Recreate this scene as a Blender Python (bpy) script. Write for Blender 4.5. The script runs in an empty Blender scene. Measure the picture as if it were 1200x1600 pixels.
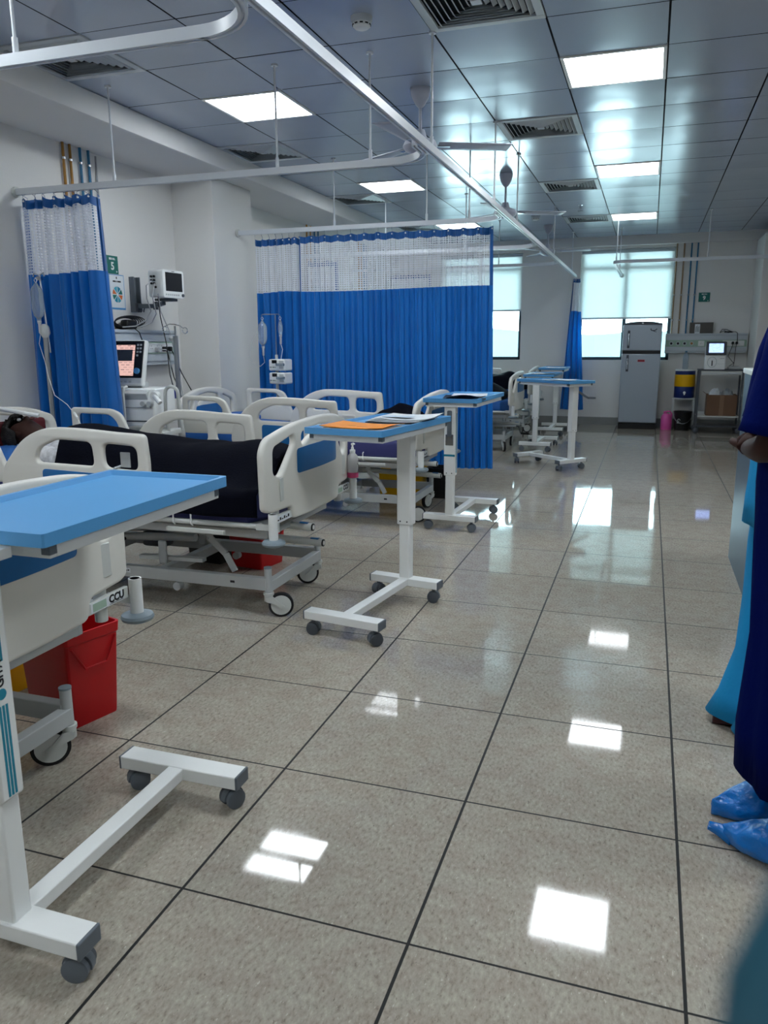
import bpy, bmesh, math, random
from mathutils import Vector, Matrix, Euler, noise
random.seed(7)
PI = math.pi
S = bpy.context.scene
COL = S.collection

# ------------------------------------------------------------------ camera
FPX, YAW, PIT, ROL, CH = 1214.07, .3244, .2148, -.0048, 1.3572
def cam_axes():
    cy, sy, cp, sp = math.cos(YAW), math.sin(YAW), math.cos(PIT), math.sin(PIT)
    f = Vector((-sy*cp, cy*cp, -sp)); r = Vector((cy, sy, 0)); u = r.cross(f)
    c, s = math.cos(ROL), math.sin(ROL)
    return c*r+s*u, -s*r+c*u, f
_r, _u, _f = cam_axes()
cam_d = bpy.data.cameras.new('camera'); cam = bpy.data.objects.new('camera', cam_d); COL.objects.link(cam)
mw = Matrix((( _r.x, _u.x, -_f.x, 0), (_r.y, _u.y, -_f.y, 0), (_r.z, _u.z, -_f.z, CH), (0, 0, 0, 1)))
cam.matrix_world = mw
cam_d.sensor_fit = 'VERTICAL'; cam_d.sensor_height = 36; cam_d.lens = FPX/1600*36
cam_d.clip_start = .01; cam_d.clip_end = 800
cam_d.dof.use_dof = True; cam_d.dof.focus_distance = 3.4; cam_d.dof.aperture_fstop = 9
S.camera = cam
# ------------------------------------------------------------------ world, exposure
SKY_STRENGTH, PANEL_STRENGTH = 5.5, 10.0
w = bpy.data.worlds.new('overcast_sky'); S.world = w; w.use_nodes = True
wn = w.node_tree.nodes; wl = w.node_tree.links
bg = wn['Background']; bg.inputs['Strength'].default_value = SKY_STRENGTH
tc = wn.new('ShaderNodeTexCoord'); sx = wn.new('ShaderNodeSeparateXYZ'); cr = wn.new('ShaderNodeValToRGB')
cr.color_ramp.elements[0].position = .0; cr.color_ramp.elements[0].color = (.70, .92, 1.0, 1)
cr.color_ramp.elements[1].position = .6; cr.color_ramp.elements[1].color = (.58, .84, 1.0, 1)
wl.new(tc.outputs['Generated'], sx.inputs[0]); wl.new(sx.outputs['Z'], cr.inputs[0]); wl.new(cr.outputs[0], bg.inputs['Color'])
S.view_settings.view_transform = 'Standard'; S.view_settings.look = 'None'
S.view_settings.exposure = 1.5; S.view_settings.gamma = 1.0; S.view_settings.use_curve_mapping = False

# ------------------------------------------------------------------ materials
def lin(c):
    return tuple((x/255/12.92 if x/255 <= .04045 else ((x/255+.055)/1.055)**2.4) for x in c)
MATS = {}
def M(name, rgb, rough=.5, metal=0, spec=.5, coat=0, vary=.05, vscale=9, bump=0, bscale=60, trans=0, sub=0, alpha=1, emit=0, ior=1.45):
    m = bpy.data.materials.new(name); m.use_nodes = True; nt = m.node_tree; n = nt.nodes; L = nt.links
    p = n['Principled BSDF']
    c = lin(rgb)
    t = n.new('ShaderNodeTexCoord'); nz = n.new('ShaderNodeTexNoise'); nz.inputs['Scale'].default_value = vscale; nz.inputs['Detail'].default_value = 3
    L.new(t.outputs['Object'], nz.inputs['Vector'])
    mx = n.new('ShaderNodeMix'); mx.data_type = 'RGBA'
    mx.inputs['A'].default_value = tuple(x*(1-vary) for x in c)+(1,); mx.inputs['B'].default_value = tuple(min(1, x*(1+vary)) for x in c)+(1,)
    L.new(nz.outputs['Fac'], mx.inputs['Factor']); L.new(mx.outputs['Result'], p.inputs['Base Color'])
    p.inputs['Roughness'].default_value = rough; p.inputs['Metallic'].default_value = metal
    p.inputs['Specular IOR Level'].default_value = spec; p.inputs['Coat Weight'].default_value = coat
    p.inputs['Transmission Weight'].default_value = trans; p.inputs['IOR'].default_value = ior
    p.inputs['Alpha'].default_value = alpha
    if emit:
        L.new(mx.outputs['Result'], p.inputs['Emission Color']); p.inputs['Emission Strength'].default_value = emit
    if bump:
        b = n.new('ShaderNodeTexNoise'); b.inputs['Scale'].default_value = bscale; b.inputs['Detail'].default_value = 4
        L.new(t.outputs['Object'], b.inputs['Vector'])
        bp = n.new('ShaderNodeBump'); bp.inputs['Strength'].default_value = bump; bp.inputs['Distance'].default_value = .01
        L.new(b.outputs['Fac'], bp.inputs['Height']); L.new(bp.outputs[0], p.inputs['Normal'])
    MATS[name] = m
    return m

m_wall = M('painted_wall', (226, 225, 222), .7, vary=.03, vscale=1.2, bump=.06, bscale=90)
m_beam = M('painted_beam', (224, 223, 221), .75, vary=.03, vscale=1.5)
m_rail = M('white_rail', (214, 219, 224), .35, vary=.02)
m_bed = M('ivory_plastic', (222, 220, 212), .38, vary=.03, vscale=4)
m_bedgrey = M('light_grey_steel', (186, 190, 190), .4, vary=.04)
m_inset = M('blue_inset', (22, 104, 168), .4, vary=.04)
m_tblue = M('table_blue', (84, 154, 208), .42, vary=.04, vscale=6, bump=.03, bscale=200)
m_white = M('white_enamel', (234, 236, 234), .35, vary=.02)
m_offwhite = M('offwhite_steel', (205, 208, 204), .4, vary=.04)
m_greycap = M('grey_plastic', (98, 106, 114), .45)
m_darkgrey = M('dark_grey_plastic', (72, 77, 84), .45)
m_black = M('black_plastic', (14, 15, 17), .4)
m_rubber = M('black_rubber', (22, 22, 24), .6)
m_bumper = M('bumper_grey', (128, 142, 150), .4)
m_steel = M('stainless_steel', (170, 174, 178), .3, metal=.9, vary=.05, vscale=30)
m_chrome = M('chrome', (200, 205, 210), .15, metal=1)
m_curt = None
m_red = M('red_plastic', (188, 10, 20), .4, vary=.08)
m_yellow = M('yellow_plastic', (235, 180, 10), .4)
m_green = M('sign_green', (16, 108, 100), .5)
m_paper = M('white_paper', (222, 228, 232), .7, vary=.03)
m_orange = M('orange_card', (240, 148, 50), .65, vary=.06)
m_navy = M('navy_cloth', (14, 18, 42), .95, vary=.3, vscale=14, bump=.3, bscale=120)
m_blacknavy = M('dark_blanket', (6, 8, 20), .95, spec=.12, vary=.3, vscale=10, bump=.3, bscale=90)
m_gown = M('navy_scrubs', (1, 14, 74), .9, spec=.04, vary=.15, vscale=5, bump=.15, bscale=60)
m_scrub = M('light_blue_scrubs', (30, 136, 190), .8, spec=.2, vary=.1, vscale=6, bump=.15, bscale=60)
m_shoecover = M('blue_plastic_film', (6, 108, 190), .22, vary=.15, vscale=25, bump=.5, bscale=35)
m_skin = M('dark_skin', (52, 29, 23), .6, spec=.25, vary=.12, vscale=12)
m_hair = M('black_hair', (14, 11, 11), .7, vary=.3, vscale=60, bump=.6, bscale=150)
m_matt_blue = M('blue_mattress', (40, 100, 176), .6, vary=.08)
m_matt_navy = M('violet_blue_mattress', (58, 62, 118), .6, vary=.08)
m_pillow = M('blue_pillow', (34, 92, 160), .75, vary=.08)
m_shirt = M('patterned_shirt', (205, 205, 210), .8, vary=.6, vscale=38)
m_maroon = M('maroon_cloth', (88, 14, 24), .8, vary=.15)
m_panel_al = M('aluminium_panel', (196, 204, 210), .35, vary=.03)
m_panel_gr = M('green_grey_panel', (160, 186, 168), .45, vary=.04)
m_screen_b = M('dark_screen', (16, 18, 24), .12, vary=.1)
m_fridge = M('silver_fridge', (164, 174, 184), .3, metal=.35, vary=.03, vscale=3)
m_pink = M('pink_plastic', (222, 92, 168), .4)
m_coolb = M('cooler_blue', (20, 42, 104), .4)
m_cardb = M('brown_cardboard', (112, 84, 64), .85, vary=.1)
m_slate = M('slate_laminate', (64, 86, 106), .32, spec=.3, vary=.12, vscale=5)
m_frame = M('dark_window_frame', (30, 52, 62), .45)
m_brass = M('ochre_pipe', (168, 120, 48), .4)
m_pblue = M('blue_pipe', (46, 116, 156), .4)
m_brown = M('brown_pipe', (156, 132, 100), .45)
m_pgrey = M('grey_conduit', (170, 172, 176), .5)
m_teal = M('teal_cloth', (10, 74, 92), .8, vary=.1)
m_skirt = M('grey_skirting_tile', (140, 142, 140), .25, vary=.1)
m_fan = M('fan_grey', (176, 180, 192), .4)
m_vent = M('vent_white', (196, 202, 206), .4)
m_ventdark = M('vent_dark', (56, 62, 68), .8)
m_hill = M('hazy_hill', (92, 100, 100), 1, vary=.12, vscale=.08, spec=0)
m_clearp = M('clear_plastic', (200, 216, 228), .12, trans=.75, alpha=1, vary=.02)
m_milk = M('translucent_plastic', (226, 226, 226), .3, trans=.35, vary=.02)
m_pinkgel = M('pink_gel', (232, 84, 140), .2, trans=.2)
m_cable_w = M('white_tubing', (214, 216, 216), .35)
m_cable_k = M('black_cable', (18, 18, 20), .5)
m_bag = M('clear_bag', (196, 204, 208), .25, trans=.4, vary=.1, vscale=20)
m_label_t = M('teal_stripe', (24, 132, 158), .5)
m_ink = M('black_ink', (20, 22, 26), .7)
m_dustbox = M('dark_taupe_box', (88, 84, 80), .7)
m_stainedred = M('red_label', (170, 20, 44), .5)
m_lime = M('green_tag', (10, 140, 80), .5)

def floor_mat():
    m = bpy.data.materials.new('polished_terrazzo_tile'); m.use_nodes = True; nt = m.node_tree; n = nt.nodes; L = nt.links
    p = n['Principled BSDF']; t = n.new('ShaderNodeTexCoord'); sp = n.new('ShaderNodeSeparateXYZ'); L.new(t.outputs['Object'], sp.inputs[0])
    def mth(op, a, b=None, c=None):
        k = n.new('ShaderNodeMath'); k.operation = op
        for i, x in enumerate((a, b, c)):
            if x is None: continue
            if isinstance(x, (int, float)): k.inputs[i].default_value = x
            else: L.new(x, k.inputs[i])
        return k.outputs[0]
    def line(out, off, half):
        fr = mth('FRACT', mth('DIVIDE', mth('SUBTRACT', out, off), .6))
        d = mth('MULTIPLY', mth('SUBTRACT', .5, mth('ABSOLUTE', mth('SUBTRACT', fr, .5))), .6)
        return mth('LESS_THAN', d, half)
    gx = line(sp.outputs['X'], .157, .0040); gy = line(sp.outputs['Y'], 1.4759, .0031)
    g = mth('MAXIMUM', gx, gy)
    # per-tile tone and speckle
    ix = mth('FLOOR', mth('DIVIDE', mth('SUBTRACT', sp.outputs['X'], .157), .6)); iy = mth('FLOOR', mth('DIVIDE', mth('SUBTRACT', sp.outputs['Y'], 1.4759), .6))
    cmb = n.new('ShaderNodeCombineXYZ'); L.new(ix, cmb.inputs[0]); L.new(iy, cmb.inputs[1])
    wn_ = n.new('ShaderNodeTexWhiteNoise'); wn_.noise_dimensions = '2D'; L.new(cmb.outputs[0], wn_.inputs['Vector'])
    mp = n.new('ShaderNodeMapping'); mp.inputs['Scale'].default_value = (1.5, .75, 1); mp.inputs['Rotation'].default_value = (0, 0, .5); L.new(t.outputs['Object'], mp.inputs[0])
    n1 = n.new('ShaderNodeTexNoise'); n1.inputs['Scale'].default_value = 70; n1.inputs['Detail'].default_value = 6; n1.inputs['Roughness'].default_value = .65; L.new(mp.outputs[0], n1.inputs['Vector'])
    n2 = n.new('ShaderNodeTexNoise'); n2.inputs['Scale'].default_value = 6; n2.inputs['Detail'].default_value = 3; L.new(t.outputs['Object'], n2.inputs['Vector'])
    r1 = n.new('ShaderNodeValToRGB'); e = r1.color_ramp.elements
    e[0].position = .30; e[0].color = lin((134, 126, 116))+(1,); e[1].position = .72; e[1].color = lin((192, 184, 172))+(1,)
    k = e.new(.44); k.color = lin((164, 156, 144))+(1,); k = e.new(.58); k.color = lin((176, 168, 156))+(1,)
    L.new(n1.outputs['Fac'], r1.inputs[0])
    mx = n.new('ShaderNodeMix'); mx.data_type = 'RGBA'; mx.blend_type = 'MULTIPLY'; mx.inputs['Factor'].default_value = 1
    L.new(r1.outputs[0], mx.inputs['A'])
    n3 = n.new('ShaderNodeTexNoise'); n3.inputs['Scale'].default_value = 13; n3.inputs['Detail'].default_value = 4; L.new(t.outputs['Object'], n3.inputs['Vector'])
    r2 = n.new('ShaderNodeValToRGB'); r2.color_ramp.elements[0].position = .36; r2.color_ramp.elements[0].color = (.90, .87, .86, 1); r2.color_ramp.elements[1].position = .62; r2.color_ramp.elements[1].color = (.98, 1, .985, 1)
    L.new(n3.outputs['Fac'], r2.inputs[0]); L.new(r2.outputs[0], mx.inputs['B'])
    # sparse dark flecks and pale chips, stretched along the slab
    n4 = n.new('ShaderNodeTexNoise'); n4.inputs['Scale'].default_value = 60; n4.inputs['Detail'].default_value = 3; n4.inputs['Roughness'].default_value = .7
    mp2 = n.new('ShaderNodeMapping'); mp2.inputs['Scale'].default_value = (2.2, .8, 1); mp2.inputs['Rotation'].default_value = (0, 0, -.7); L.new(t.outputs['Object'], mp2.inputs[0]); L.new(mp2.outputs[0], n4.inputs['Vector'])
    fl = mth('MULTIPLY', mth('GREATER_THAN', n4.outputs['Fac'], .66), .55)
    mx2 = n.new('ShaderNodeMix'); mx2.data_type = 'RGBA'; L.new(fl, mx2.inputs['Factor']); L.new(mx.outputs['Result'], mx2.inputs['A']); mx2.inputs['B'].default_value = lin((84, 74, 66))+(1,)
    pc = mth('MULTIPLY', mth('LESS_THAN', n4.outputs['Fac'], .34), .5)
    mx4 = n.new('ShaderNodeMix'); mx4.data_type = 'RGBA'; L.new(pc, mx4.inputs['Factor']); L.new(mx2.outputs['Result'], mx4.inputs['A']); mx4.inputs['B'].default_value = lin((222, 217, 206))+(1,)
    mx3 = n.new('ShaderNodeMix'); mx3.data_type = 'RGBA'; L.new(g, mx3.inputs['Factor']); L.new(mx4.outputs['Result'], mx3.inputs['A']); mx3.inputs['B'].default_value = lin((10, 10, 10))+(1,)
    hs = n.new('ShaderNodeHueSaturation'); L.new(mx3.outputs['Result'], hs.inputs['Color']); L.new(mth('ADD', mth('MULTIPLY', wn_.outputs['Value'], .06), .97), hs.inputs['Value'])
    L.new(hs.outputs[0], p.inputs['Base Color'])
    L.new(mth('ADD', mth('MULTIPLY', g, .5), mth('MULTIPLY', n2.outputs['Fac'], .09)), p.inputs['Roughness'])
    p.inputs['Specular IOR Level'].default_value = .36
    bp = n.new('ShaderNodeBump'); bp.inputs['Strength'].default_value = .25; bp.inputs['Distance'].default_value = .003; bp.invert = True
    L.new(g, bp.inputs['Height']); L.new(bp.outputs[0], p.inputs['Normal'])
    return m
m_floor = floor_mat()

CZ = 2.973; CX0, CY0, CTX, CTY = -2.997, 4.442, .597, .603
def ceil_mat():
    m = bpy.data.materials.new('glossy_metal_ceiling_tile'); m.use_nodes = True; nt = m.node_tree; n = nt.nodes; L = nt.links
    p = n['Principled BSDF']; t = n.new('ShaderNodeTexCoord')
    a = n.new('ShaderNodeTexNoise'); a.inputs['Scale'].default_value = 1.1; a.inputs['Detail'].default_value = 1; L.new(t.outputs['Object'], a.inputs['Vector'])
    mx = n.new('ShaderNodeMix'); mx.data_type = 'RGBA'; mx.inputs['A'].default_value = lin((166, 178, 196))+(1,); mx.inputs['B'].default_value = lin((176, 186, 202))+(1,)
    L.new(a.outputs['Fac'], mx.inputs['Factor']); L.new(mx.outputs['Result'], p.inputs['Base Color'])
    p.inputs['Roughness'].default_value = .22; p.inputs['Metallic'].default_value = .15; p.inputs['Specular IOR Level'].default_value = .55
    b = n.new('ShaderNodeTexNoise'); b.inputs['Scale'].default_value = 2.6; b.inputs['Detail'].default_value = 1; L.new(t.outputs['Object'], b.inputs['Vector'])
    bp = n.new('ShaderNodeBump'); bp.inputs['Strength'].default_value = .35; bp.inputs['Distance'].default_value = .012; L.new(b.outputs['Fac'], bp.inputs['Height']); L.new(bp.outputs[0], p.inputs['Normal'])
    return m
m_ceil = ceil_mat()
m_seam = M('ceiling_seam', (34, 38, 44), .7, spec=.1)

def emit_mat(name, rgb, strength):
    m = bpy.data.materials.new(name); m.use_nodes = True; nt = m.node_tree; n = nt.nodes; L = nt.links
    n.remove(n['Principled BSDF']); e = n.new('ShaderNodeEmission'); e.inputs['Color'].default_value = lin(rgb)+(1,); e.inputs['Strength'].default_value = strength
    L.new(e.outputs[0], n['Material Output'].inputs[0]); return m
m_led = emit_mat('led_diffuser', (242, 250, 255), PANEL_STRENGTH)
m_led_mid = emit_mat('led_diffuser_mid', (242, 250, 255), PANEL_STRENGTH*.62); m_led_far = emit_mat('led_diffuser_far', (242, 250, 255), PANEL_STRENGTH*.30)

def screen_mat(name, bgc, barc, strength, sx_, sy_):
    m = bpy.data.materials.new(name); m.use_nodes = True; nt = m.node_tree; n = nt.nodes; L = nt.links
    n.remove(n['Principled BSDF']); t = n.new('ShaderNodeTexCoord'); br = n.new('ShaderNodeTexBrick')
    mp = n.new('ShaderNodeMapping'); mp.inputs['Scale'].default_value = (sx_, sy_, 1); L.new(t.outputs['UV'], mp.inputs[0]); L.new(mp.outputs[0], br.inputs['Vector'])
    br.inputs['Color1'].default_value = lin(bgc)+(1,); br.inputs['Color2'].default_value = lin(barc)+(1,); br.inputs['Mortar'].default_value = lin(bgc)+(1,)
    br.inputs['Scale'].default_value = 1; br.inputs['Mortar Size'].default_value = .08
    e = n.new('ShaderNodeEmission'); e.inputs['Strength'].default_value = strength; L.new(br.outputs['Color'], e.inputs['Color']); L.new(e.outputs[0], n['Material Output'].inputs[0]); return m
m_scr_vent = screen_mat('ventilator_display', (196, 158, 150), (112, 96, 100), .55, 2.1, 3.2)
m_scr_ana = screen_mat('analyzer_display', (150, 176, 240), (60, 84, 190), .9, 3, 5)

def cloth_mat(name, rgb, trl=.25, rough=.6, sheen=.3, vr=.12):
    m = bpy.data.materials.new(name); m.use_nodes = True; nt = m.node_tree; n = nt.nodes; L = nt.links
    p = n['Principled BSDF']; t = n.new('ShaderNodeTexCoord'); nz = n.new('ShaderNodeTexNoise'); nz.inputs['Scale'].default_value = 5; L.new(t.outputs['Object'], nz.inputs['Vector'])
    c = lin(rgb); mx = n.new('ShaderNodeMix'); mx.data_type = 'RGBA'; mx.inputs['A'].default_value = tuple(x*(1-vr) for x in c)+(1,); mx.inputs['B'].default_value = tuple(min(1, x*(1+vr)) for x in c)+(1,)
    L.new(nz.outputs['Fac'], mx.inputs['Factor']); L.new(mx.outputs['Result'], p.inputs['Base Color'])
    p.inputs['Roughness'].default_value = rough; p.inputs['Sheen Weight'].default_value = sheen; p.inputs['Specular IOR Level'].default_value = .4
    tr = n.new('ShaderNodeBsdfTranslucent'); L.new(mx.outputs['Result'], tr.inputs['Color'])
    ms = n.new('ShaderNodeMixShader'); ms.inputs[0].default_value = trl; L.new(p.outputs[0], ms.inputs[1]); L.new(tr.outputs[0], ms.inputs[2]); L.new(ms.outputs[0], n['Material Output'].inputs[0])
    return m
m_curt = cloth_mat('blue_curtain', (3, 110, 194), .28, .38)
m_hem = cloth_mat('blue_curtain_hem', (4, 84, 152), .1, .5)
m_blind = cloth_mat('roller_blind_cloth', (240, 243, 242), .40, .8, 0, .01)

def net_mat():
    m = bpy.data.materials.new('white_curtain_net'); m.use_nodes = True; nt = m.node_tree; n = nt.nodes; L = nt.links
    p = n['Principled BSDF']; p.inputs['Base Color'].default_value = lin((236, 238, 244))+(1,); p.inputs['Roughness'].default_value = .6
    t = n.new('ShaderNodeTexCoord'); sp = n.new('ShaderNodeSeparateXYZ'); L.new(t.outputs['UV'], sp.inputs[0])
    def mth(op, a, b=None):
        k = n.new('ShaderNodeMath'); k.operation = op
        for i, x in enumerate((a, b)):
            if x is None: continue
            if isinstance(x, (int, float)): k.inputs[i].default_value = x
            else: L.new(x, k.inputs[i])
        return k.outputs[0]
    def hole(o): return mth('GREATER_THAN', mth('FRACT', mth('DIVIDE', o, .019)), .44)
    h = mth('MULTIPLY', hole(sp.outputs['X']), hole(sp.outputs['Y']))
    tl = n.new('ShaderNodeBsdfTranslucent'); tl.inputs['Color'].default_value = lin((228, 232, 240))+(1,)
    m0 = n.new('ShaderNodeMixShader'); m0.inputs[0].default_value = .35; L.new(p.outputs[0], m0.inputs[1]); L.new(tl.outputs[0], m0.inputs[2])
    tr = n.new('ShaderNodeBsdfTransparent'); ms = n.new('ShaderNodeMixShader'); L.new(mth('ADD', mth('MULTIPLY', h, .80), .08), ms.inputs[0]); L.new(m0.outputs[0], ms.inputs[1]); L.new(tr.outputs[0], ms.inputs[2])
    L.new(ms.outputs[0], n['Material Output'].inputs[0]); return m
m_net = net_mat()
def glass_mat():
    m = bpy.data.materials.new('window_glass'); m.use_nodes = True; nt = m.node_tree; n = nt.nodes; L = nt.links
    n.remove(n['Principled BSDF']); tr = n.new('ShaderNodeBsdfTransparent'); tr.inputs[0].default_value = (.92, .98, .97, 1)
    gl = n.new('ShaderNodeBsdfGlossy'); gl.inputs['Roughness'].default_value = .02; fr = n.new('ShaderNodeFresnel'); fr.inputs[0].default_value = 1.5
    ms = n.new('ShaderNodeMixShader'); L.new(fr.outputs[0], ms.inputs[0]); L.new(tr.outputs[0], ms.inputs[1]); L.new(gl.outputs[0], ms.inputs[2]); L.new(ms.outputs[0], n['Material Output'].inputs[0]); return m
m_glass = glass_mat()

# ------------------------------------------------------------------ geometry helpers
class G:
    def __init__(s): s.v = []; s.f = []
    def add(s, vs, fs, mat=None):
        k = len(s.v)
        for p in vs: s.v.append(tuple(mat @ Vector(p)) if mat else tuple(p))
        for q in fs: s.f.append([i+k for i in q])
        return s
    def box(s, c, d, rot=None, mat=None):
        x, y, z = (t/2 for t in d)
        vs = [Vector((a*x, b*y, e*z)) for a in (-1, 1) for b in (-1, 1) for e in (-1, 1)]
        if rot: R = Euler(rot).to_matrix(); vs = [R @ v for v in vs]
        vs = [v+Vector(c) for v in vs]
        return s.add(vs, [(0, 1, 3, 2), (4, 6, 7, 5), (0, 4, 5, 1), (2, 3, 7, 6), (0, 2, 6, 4), (1, 5, 7, 3)], mat)
    def bb(s, x0, x1, y0, y1, z0, z1, mat=None): return s.box(((x0+x1)/2, (y0+y1)/2, (z0+z1)/2), (abs(x1-x0), abs(y1-y0), abs(z1-z0)), None, mat)
    def bar(s, a, b, wd, ht, up=(0, 0, 1)):
        a = Vector(a); b = Vector(b); d = (b-a); L = d.length; d.normalize(); up = Vector(up)
        if abs(d.dot(up)) > .99: up = Vector((1, 0, 0))
        sd = d.cross(up).normalized(); u2 = sd.cross(d)
        vs = [p+sd*i*wd/2+u2*j*ht/2 for p in (a, b) for i in (-1, 1) for j in (-1, 1)]
        return s.add(vs, [(0, 1, 3, 2), (4, 6, 7, 5), (0, 4, 5, 1), (2, 3, 7, 6), (0, 2, 6, 4), (1, 5, 7, 3)])
    def tube(s, pts, r, n=8, closed=False):
        pts = [Vector(p) for p in pts]; N = len(pts); rs = r if isinstance(r, (list, tuple)) else [r]*N
        vs = []; fs = []; prev = None
        for i, p in enumerate(pts):
            if closed: d = pts[(i+1) % N]-pts[i-1]
            else: d = pts[min(i+1, N-1)]-pts[max(i-1, 0)]
            d.normalize()
            if prev is None:
                a = Vector((0, 0, 1)) if abs(d.z) < .9 else Vector((1, 0, 0)); a = (a-d*a.dot(d)).normalized()
            else:
                a = prev-d*prev.dot(d)
                if a.length < 1e-6: a = d.orthogonal()
                a.normalize()
            prev = a; b = d.cross(a)
            for k in range(n): vs.append(p+(a*math.cos(2*PI*k/n)+b*math.sin(2*PI*k/n))*rs[i])
        for i in range(N if closed else N-1):
            j = (i+1) % N
            for k in range(n): fs.append((i*n+k, i*n+(k+1) % n, j*n+(k+1) % n, j*n+k))
        if not closed: fs.append(tuple(range(n))[::-1]); fs.append(tuple(range((N-1)*n, N*n)))
        return s.add(vs, fs)
    def cyl(s, a, b, r, r2=None, n=20): return s.tube([a, b], [r, r if r2 is None else r2], n)
    def lathe(s, prof, n=24, c=(0, 0, 0), mat=None):
        vs = []; fs = []
        for r, z in prof:
            for k in range(n): vs.append(Vector((r*math.cos(2*PI*k/n)+c[0], r*math.sin(2*PI*k/n)+c[1], z+c[2])))
        for i in range(len(prof)-1):
            for k in range(n): fs.append((i*n+k, i*n+(k+1) % n, (i+1)*n+(k+1) % n, (i+1)*n+k))
        fs.append(tuple(range(n))[::-1]); m_ = (len(prof)-1)*n; fs.append(tuple(range(m_, m_+n)))
        return s.add(vs, fs, mat)
    def sph(s, c, r, n=16, m=10, mat=None):
        if not isinstance(r, (tuple, list)): r = (r, r, r)
        vs = [Vector((0, 0, 1))]
        for i in range(1, m):
            for k in range(n): vs.append(Vector((math.sin(PI*i/m)*math.cos(2*PI*k/n), math.sin(PI*i/m)*math.sin(2*PI*k/n), math.cos(PI*i/m))))
        vs.append(Vector((0, 0, -1))); fs = []
        for k in range(n): fs.append((0, 1+k, 1+(k+1) % n)); e = len(vs)-1; fs.append((e, e-n+(k+1) % n, e-n+k))
        for i in range(m-2):
            for k in range(n): fs.append((1+i*n+k, 1+(i+1)*n+k, 1+(i+1)*n+(k+1) % n, 1+i*n+(k+1) % n))
        return s.add([Vector((v.x*r[0]+c[0], v.y*r[1]+c[1], v.z*r[2]+c[2])) for v in vs], fs, mat)
    def loft(s, rings, cap=True):
        n = len(rings[0]); vs = [p for r in rings for p in r]; fs = []
        for i in range(len(rings)-1):
            for k in range(n): fs.append((i*n+k, i*n+(k+1) % n, (i+1)*n+(k+1) % n, (i+1)*n+k))
        if cap: fs.append(tuple(range(n))[::-1]); m_ = (len(rings)-1)*n; fs.append(tuple(range(m_, m_+n)))
        return s.add(vs, fs)
    def grid(s, fn, nu, nv):
        vs = [fn(i/nu, j/nv) for j in range(nv+1) for i in range(nu+1)]
        return s.add(vs, [(j*(nu+1)+i, j*(nu+1)+i+1, (j+1)*(nu+1)+i+1, (j+1)*(nu+1)+i) for j in range(nv) for i in range(nu)])
    def plate(s, outer, holes, th, fn, bev=.008, cuts=(), res=2):
        vs, fs = plate_mesh(outer, holes, th, bev, cuts, res); return s.add([fn(Vector(v)) for v in vs], fs)
    def build(s, name, mat, parent=None, bevel=0, smooth=35, seg=2, loc=None, solid=0, sub=0):
        me = bpy.data.meshes.new(name); me.from_pydata(s.v, [], s.f)
        bm = bmesh.new(); bm.from_mesh(me); bmesh.ops.recalc_face_normals(bm, faces=bm.faces); bm.to_mesh(me); bm.free()
        if smooth: me.shade_smooth(); me.set_sharp_from_angle(angle=math.radians(smooth))
        me.materials.append(mat)
        o = bpy.data.objects.new(name, me); COL.objects.link(o)
        if parent: o.parent = parent
        if loc: o.location = loc
        if solid: k = o.modifiers.new('thickness', 'SOLIDIFY'); k.thickness = solid; k.offset = 0
        if bevel: k = o.modifiers.new('bevel', 'BEVEL'); k.width = bevel; k.segments = seg; k.limit_method = 'ANGLE'; k.angle_limit = math.radians(40)
        if sub: k = o.modifiers.new('smooth', 'SUBSURF'); k.levels = sub; k.render_levels = sub
        return o

def rpoly(pts, r=.02, seg=5):
    out = []; n = len(pts)
    for i, p in enumerate(pts):
        rr = p[2] if len(p) > 2 else r
        a = Vector(pts[i-1][:2]); b = Vector(p[:2]); c = Vector(pts[(i+1) % n][:2])
        d1 = (a-b); d2 = (c-b); rr = min(rr, d1.length*.48, d2.length*.48)
        if rr < 1e-5: out.append(tuple(b)); continue
        p1 = b+d1.normalized()*rr; p2 = b+d2.normalized()*rr
        for k in range(seg+1):
            t = k/seg; q = p1*(1-t)**2+b*2*t*(1-t)+p2*t*t; out.append((q.x, q.y))
    return out
def plate_mesh(outer, holes, th, bev, cuts, res):
    cu = bpy.data.curves.new('tmp', 'CURVE'); cu.dimensions = '2D'; cu.fill_mode = 'BOTH'
    cu.extrude = max(th/2-bev, .0001); cu.bevel_depth = bev; cu.bevel_resolution = res; cu.offset = -bev
    for poly in [outer]+list(holes):
        sp = cu.splines.new('POLY'); sp.points.add(len(poly)-1); sp.use_cyclic_u = True
        for k, p in enumerate(poly): sp.points[k].co = (p[0], p[1], 0, 1)
    o = bpy.data.objects.new('tmp', cu); COL.objects.link(o)
    dg = bpy.context.evaluated_depsgraph_get(); me = bpy.data.meshes.new_from_object(o.evaluated_get(dg))
    bm = bmesh.new(); bm.from_mesh(me); bmesh.ops.remove_doubles(bm, verts=bm.verts, dist=1e-5)
    for ax, val in cuts:
        no = (1, 0, 0) if ax == 'x' else (0, 1, 0); co = (val, 0, 0) if ax == 'x' else (0, val, 0)
        bmesh.ops.bisect_plane(bm, geom=bm.verts[:]+bm.edges[:]+bm.faces[:], plane_co=co, plane_no=no, dist=1e-5)
    bm.verts.index_update(); vs = [v.co.copy() for v in bm.verts]; fs = [[v.index for v in f.verts] for f in bm.faces]; bm.free()
    bpy.data.objects.remove(o); bpy.data.curves.remove(cu); bpy.data.meshes.remove(me)
    return vs, fs
def tag(o, label, cat, group=None):
    o['label'] = label; o['category'] = cat
    if group: o['group'] = group
    return o
def struct(o): o['kind'] = 'structure'; return o
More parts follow.
